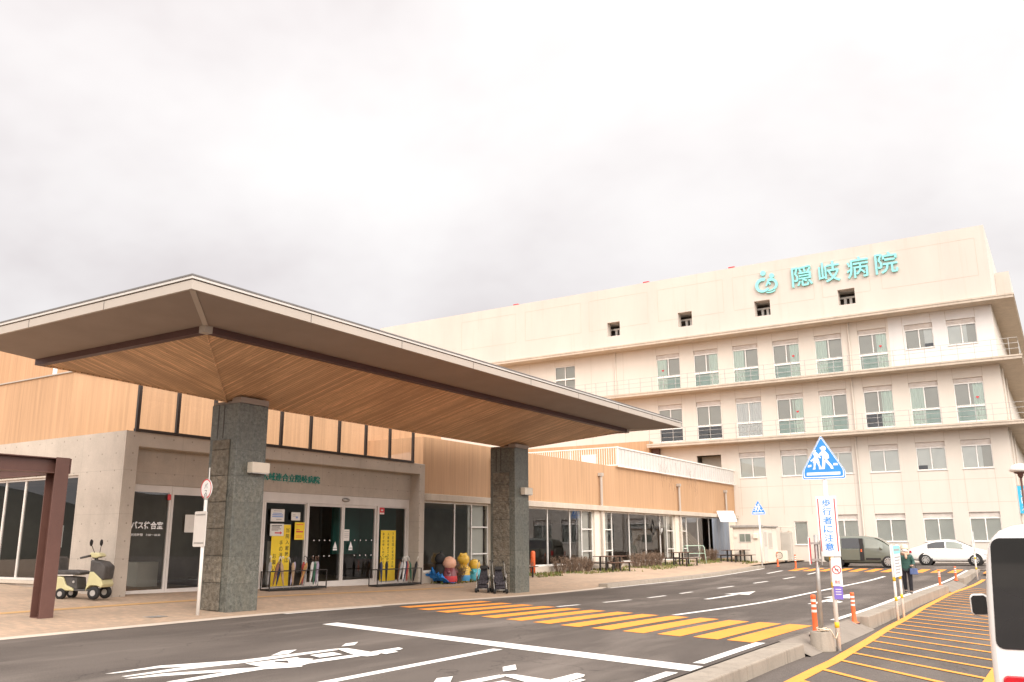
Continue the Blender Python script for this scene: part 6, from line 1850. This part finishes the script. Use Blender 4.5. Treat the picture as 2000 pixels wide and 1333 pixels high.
rad = [(.12, .10), (.12, .095), (.13, .10), (.10, .075), .045, .075, .085, .075, .05, .036, .03, .075, .05, .036, .03, .05, .038, .028, .024, .05, .038, .028, .024]
base_i = len(V)
for (wrist, d, sx) in ((18, Vector((-.25, -1, -.1)).normalized(), 1), (22, Vector((0, -.15, -1)).normalized(), -1)):
    c = Vector(V[wrist]); side = Vector((1, 0, 0)) if wrist == 22 else Vector((1, -.2, .4)).normalized()
    side = (side - d * side.dot(d)).normalized(); cu = d.cross(side) * sx
    for k, ln in enumerate((.060, .072, .076, .070)):
        b0 = c + d * .035 + side * (-.024 + .016 * k); b1 = b0 + d * ln * .55 + cu * .010; b2 = b1 + d * ln * .3 + cu * .026
        i = len(V); V += [tuple(b0), tuple(b1), tuple(b2)]; E_ += [(wrist, i), (i, i + 1), (i + 1, i + 2)]; rad += [.010, .009, .007]
    b0 = c + side * -.03 + d * .012; b1 = b0 + d * .03 - side * .018 + cu * .01
    i = len(V); V += [tuple(b0), tuple(b1)]; E_ += [(wrist, i), (i, i + 1)]; rad += [.011, .009]
skin_obj('body', M['skin'], pe, V, E_, rad)
skin_obj('jacket', M['jacket'], pe, [(0, .03, .72), (0, .03, .82), (0, .03, .98), (0, .02, 1.13), (0, .01, 1.24), (0, .0, 1.29), (.16, .01, 1.20), (.232, .045, .99), (.205, -.115, .91), (-.16, .01, 1.20), (-.222, .055, .98), (-.228, -.01, .785)],
         [(0, 1), (1, 2), (2, 3), (3, 4), (4, 5), (4, 6), (6, 7), (7, 8), (4, 9), (9, 10), (10, 11)], [(.185, .135), (.185, .14), (.175, .13), (.18, .13), (.13, .10), (.075, .07), .075, .066, .05, .075, .066, .05])
b = MB()
for z in (.76, .84, .92, 1.0, 1.08, 1.15):
    b.lathe([(.176, -.006), (.182, 0), (.176, .006)], 26, (0, .028, z), Matrix.Diagonal((1.0, .76, 1)), close=False)
b.build('quilting', M['green_cone'], pe, smooth=True)
skin_obj('trousers', M['trousers'], pe, [(0, .03, .84), (.085, .025, .76), (.093, -.025, .46), (.087, .03, .07), (-.085, .035, .76), (-.09, .075, .45), (-.082, .17, .09)],
         [(0, 1), (1, 2), (2, 3), (0, 4), (4, 5), (5, 6)], [(.13, .11), .095, .073, .058, .095, .073, .058])
for (x, y, z, pitch) in ((.085, -.06, .04, -8), (-.08, .13, .055, 24)):
    b = MB(); mt = Matrix.Rotation(R(pitch), 3, 'X')
    b.ball((x, y, z), .5, 14, (.095, .25, .085)); o = b.build('shoe', M['vinyl'], pe, smooth=True)
    b = MB(); b.box(x - .042, x + .042, y - .11, y + .11, z - .045, z - .03); b.build('sole', M['reflective'], o, bevel=.01)
hc = Vector((0, -.035, 1.455))
b = MB(); b.lathe([(.118, -.015), (.122, .02), (.113, .07), (.085, .115), (.045, .135), (.001, .14)], 22, hc + Vector((0, .012, .0)), Matrix.Rotation(R(-8), 3, 'X')); b.build('hat', M['hat'], pe, smooth=True)
b = MB(); b.lathe([(.120, -.03), (.130, -.012), (.126, .012), (.119, .02)], 22, hc + Vector((0, .012, .0)), Matrix.Rotation(R(-8), 3, 'X'), close=False); b.build('hat_brim', M['hat'], pe, smooth=True)
b = MB(); V2 = []
for i in range(9):
    a = R(-155 + 130 * i / 8)
    for z, k in ((-.005, .094), (-.03, .106), (-.06, .103), (-.088, .085)):
        V2.append(hc + Vector((k * .92 * math.cos(a), k * math.sin(a) * 1.06, z - .01)))
b.add(V2, [(4 * i + j, 4 * i + 4 + j, 4 * i + 5 + j, 4 * i + 1 + j) for i in range(8) for j in range(3)]); b.build('mask', M['mask'], pe, smooth=True)
for s in (-1, 1):
    b = MB(); b.ball(hc + Vector((s * .034, -.084, .004)), .5, 10, (.024, .012, .012)); b.build('eye', M['ink'], pe, smooth=True)
    b = MB(); b.ball(hc + Vector((s * .088, .005, -.01)), .5, 10, (.02, .035, .055)); b.build('ear', M['skin'], pe, smooth=True)
    b = MB(); b.ball(hc + Vector((s * .075, -.04, -.02)), .5, 10, (.03, .06, .11)); b.build('hair', M['ink'], pe, smooth=True)
b = MB(); b.ball(hc + Vector((0, -.10, -.02)), .5, 10, (.022, .025, .035)); b.build('nose', M['skin'], pe, smooth=True)
b = MB()
pts = [(.105 * math.cos(a), .095 * math.sin(a) - .005, 1.295 + .018 * math.sin(2 * a)) for a in [2 * math.pi * i / 20 for i in range(21)]]
b.tube(pts, .042, 10); b.tube([(.02, -.10, 1.28), (.03, -.135, 1.20), (.025, -.14, 1.12)], [.04, .042, .03], 8); b.build('scarf', M['scarf'], pe, smooth=True)
b = MB(); b.ball((-.02, .19, 1.12), .5, 12, (.30, .16, .36)); b.build('rucksack', M['hat'], pe, smooth=True)
hb = thing('handbag', 'blue handbag hanging from the forearm of the walking person', 'bag', (px + .24, py - .13, zr(py) + .62), R(12))
b = MB(); b.prism([(-.13, -.05, 0), (.13, -.05, 0), (.11, -.03, .20), (-.11, -.03, .20)], (0, .10, 0)); b.build('bag', M['bag'], hb, bevel=.025, segs=2)
b = MB(); b.tube([(-.08, 0, .19), (-.06, 0, .30), (0, 0, .335), (.06, 0, .30), (.08, 0, .19)], .010, 6); b.build('strap', M['black'], hb, smooth=True)
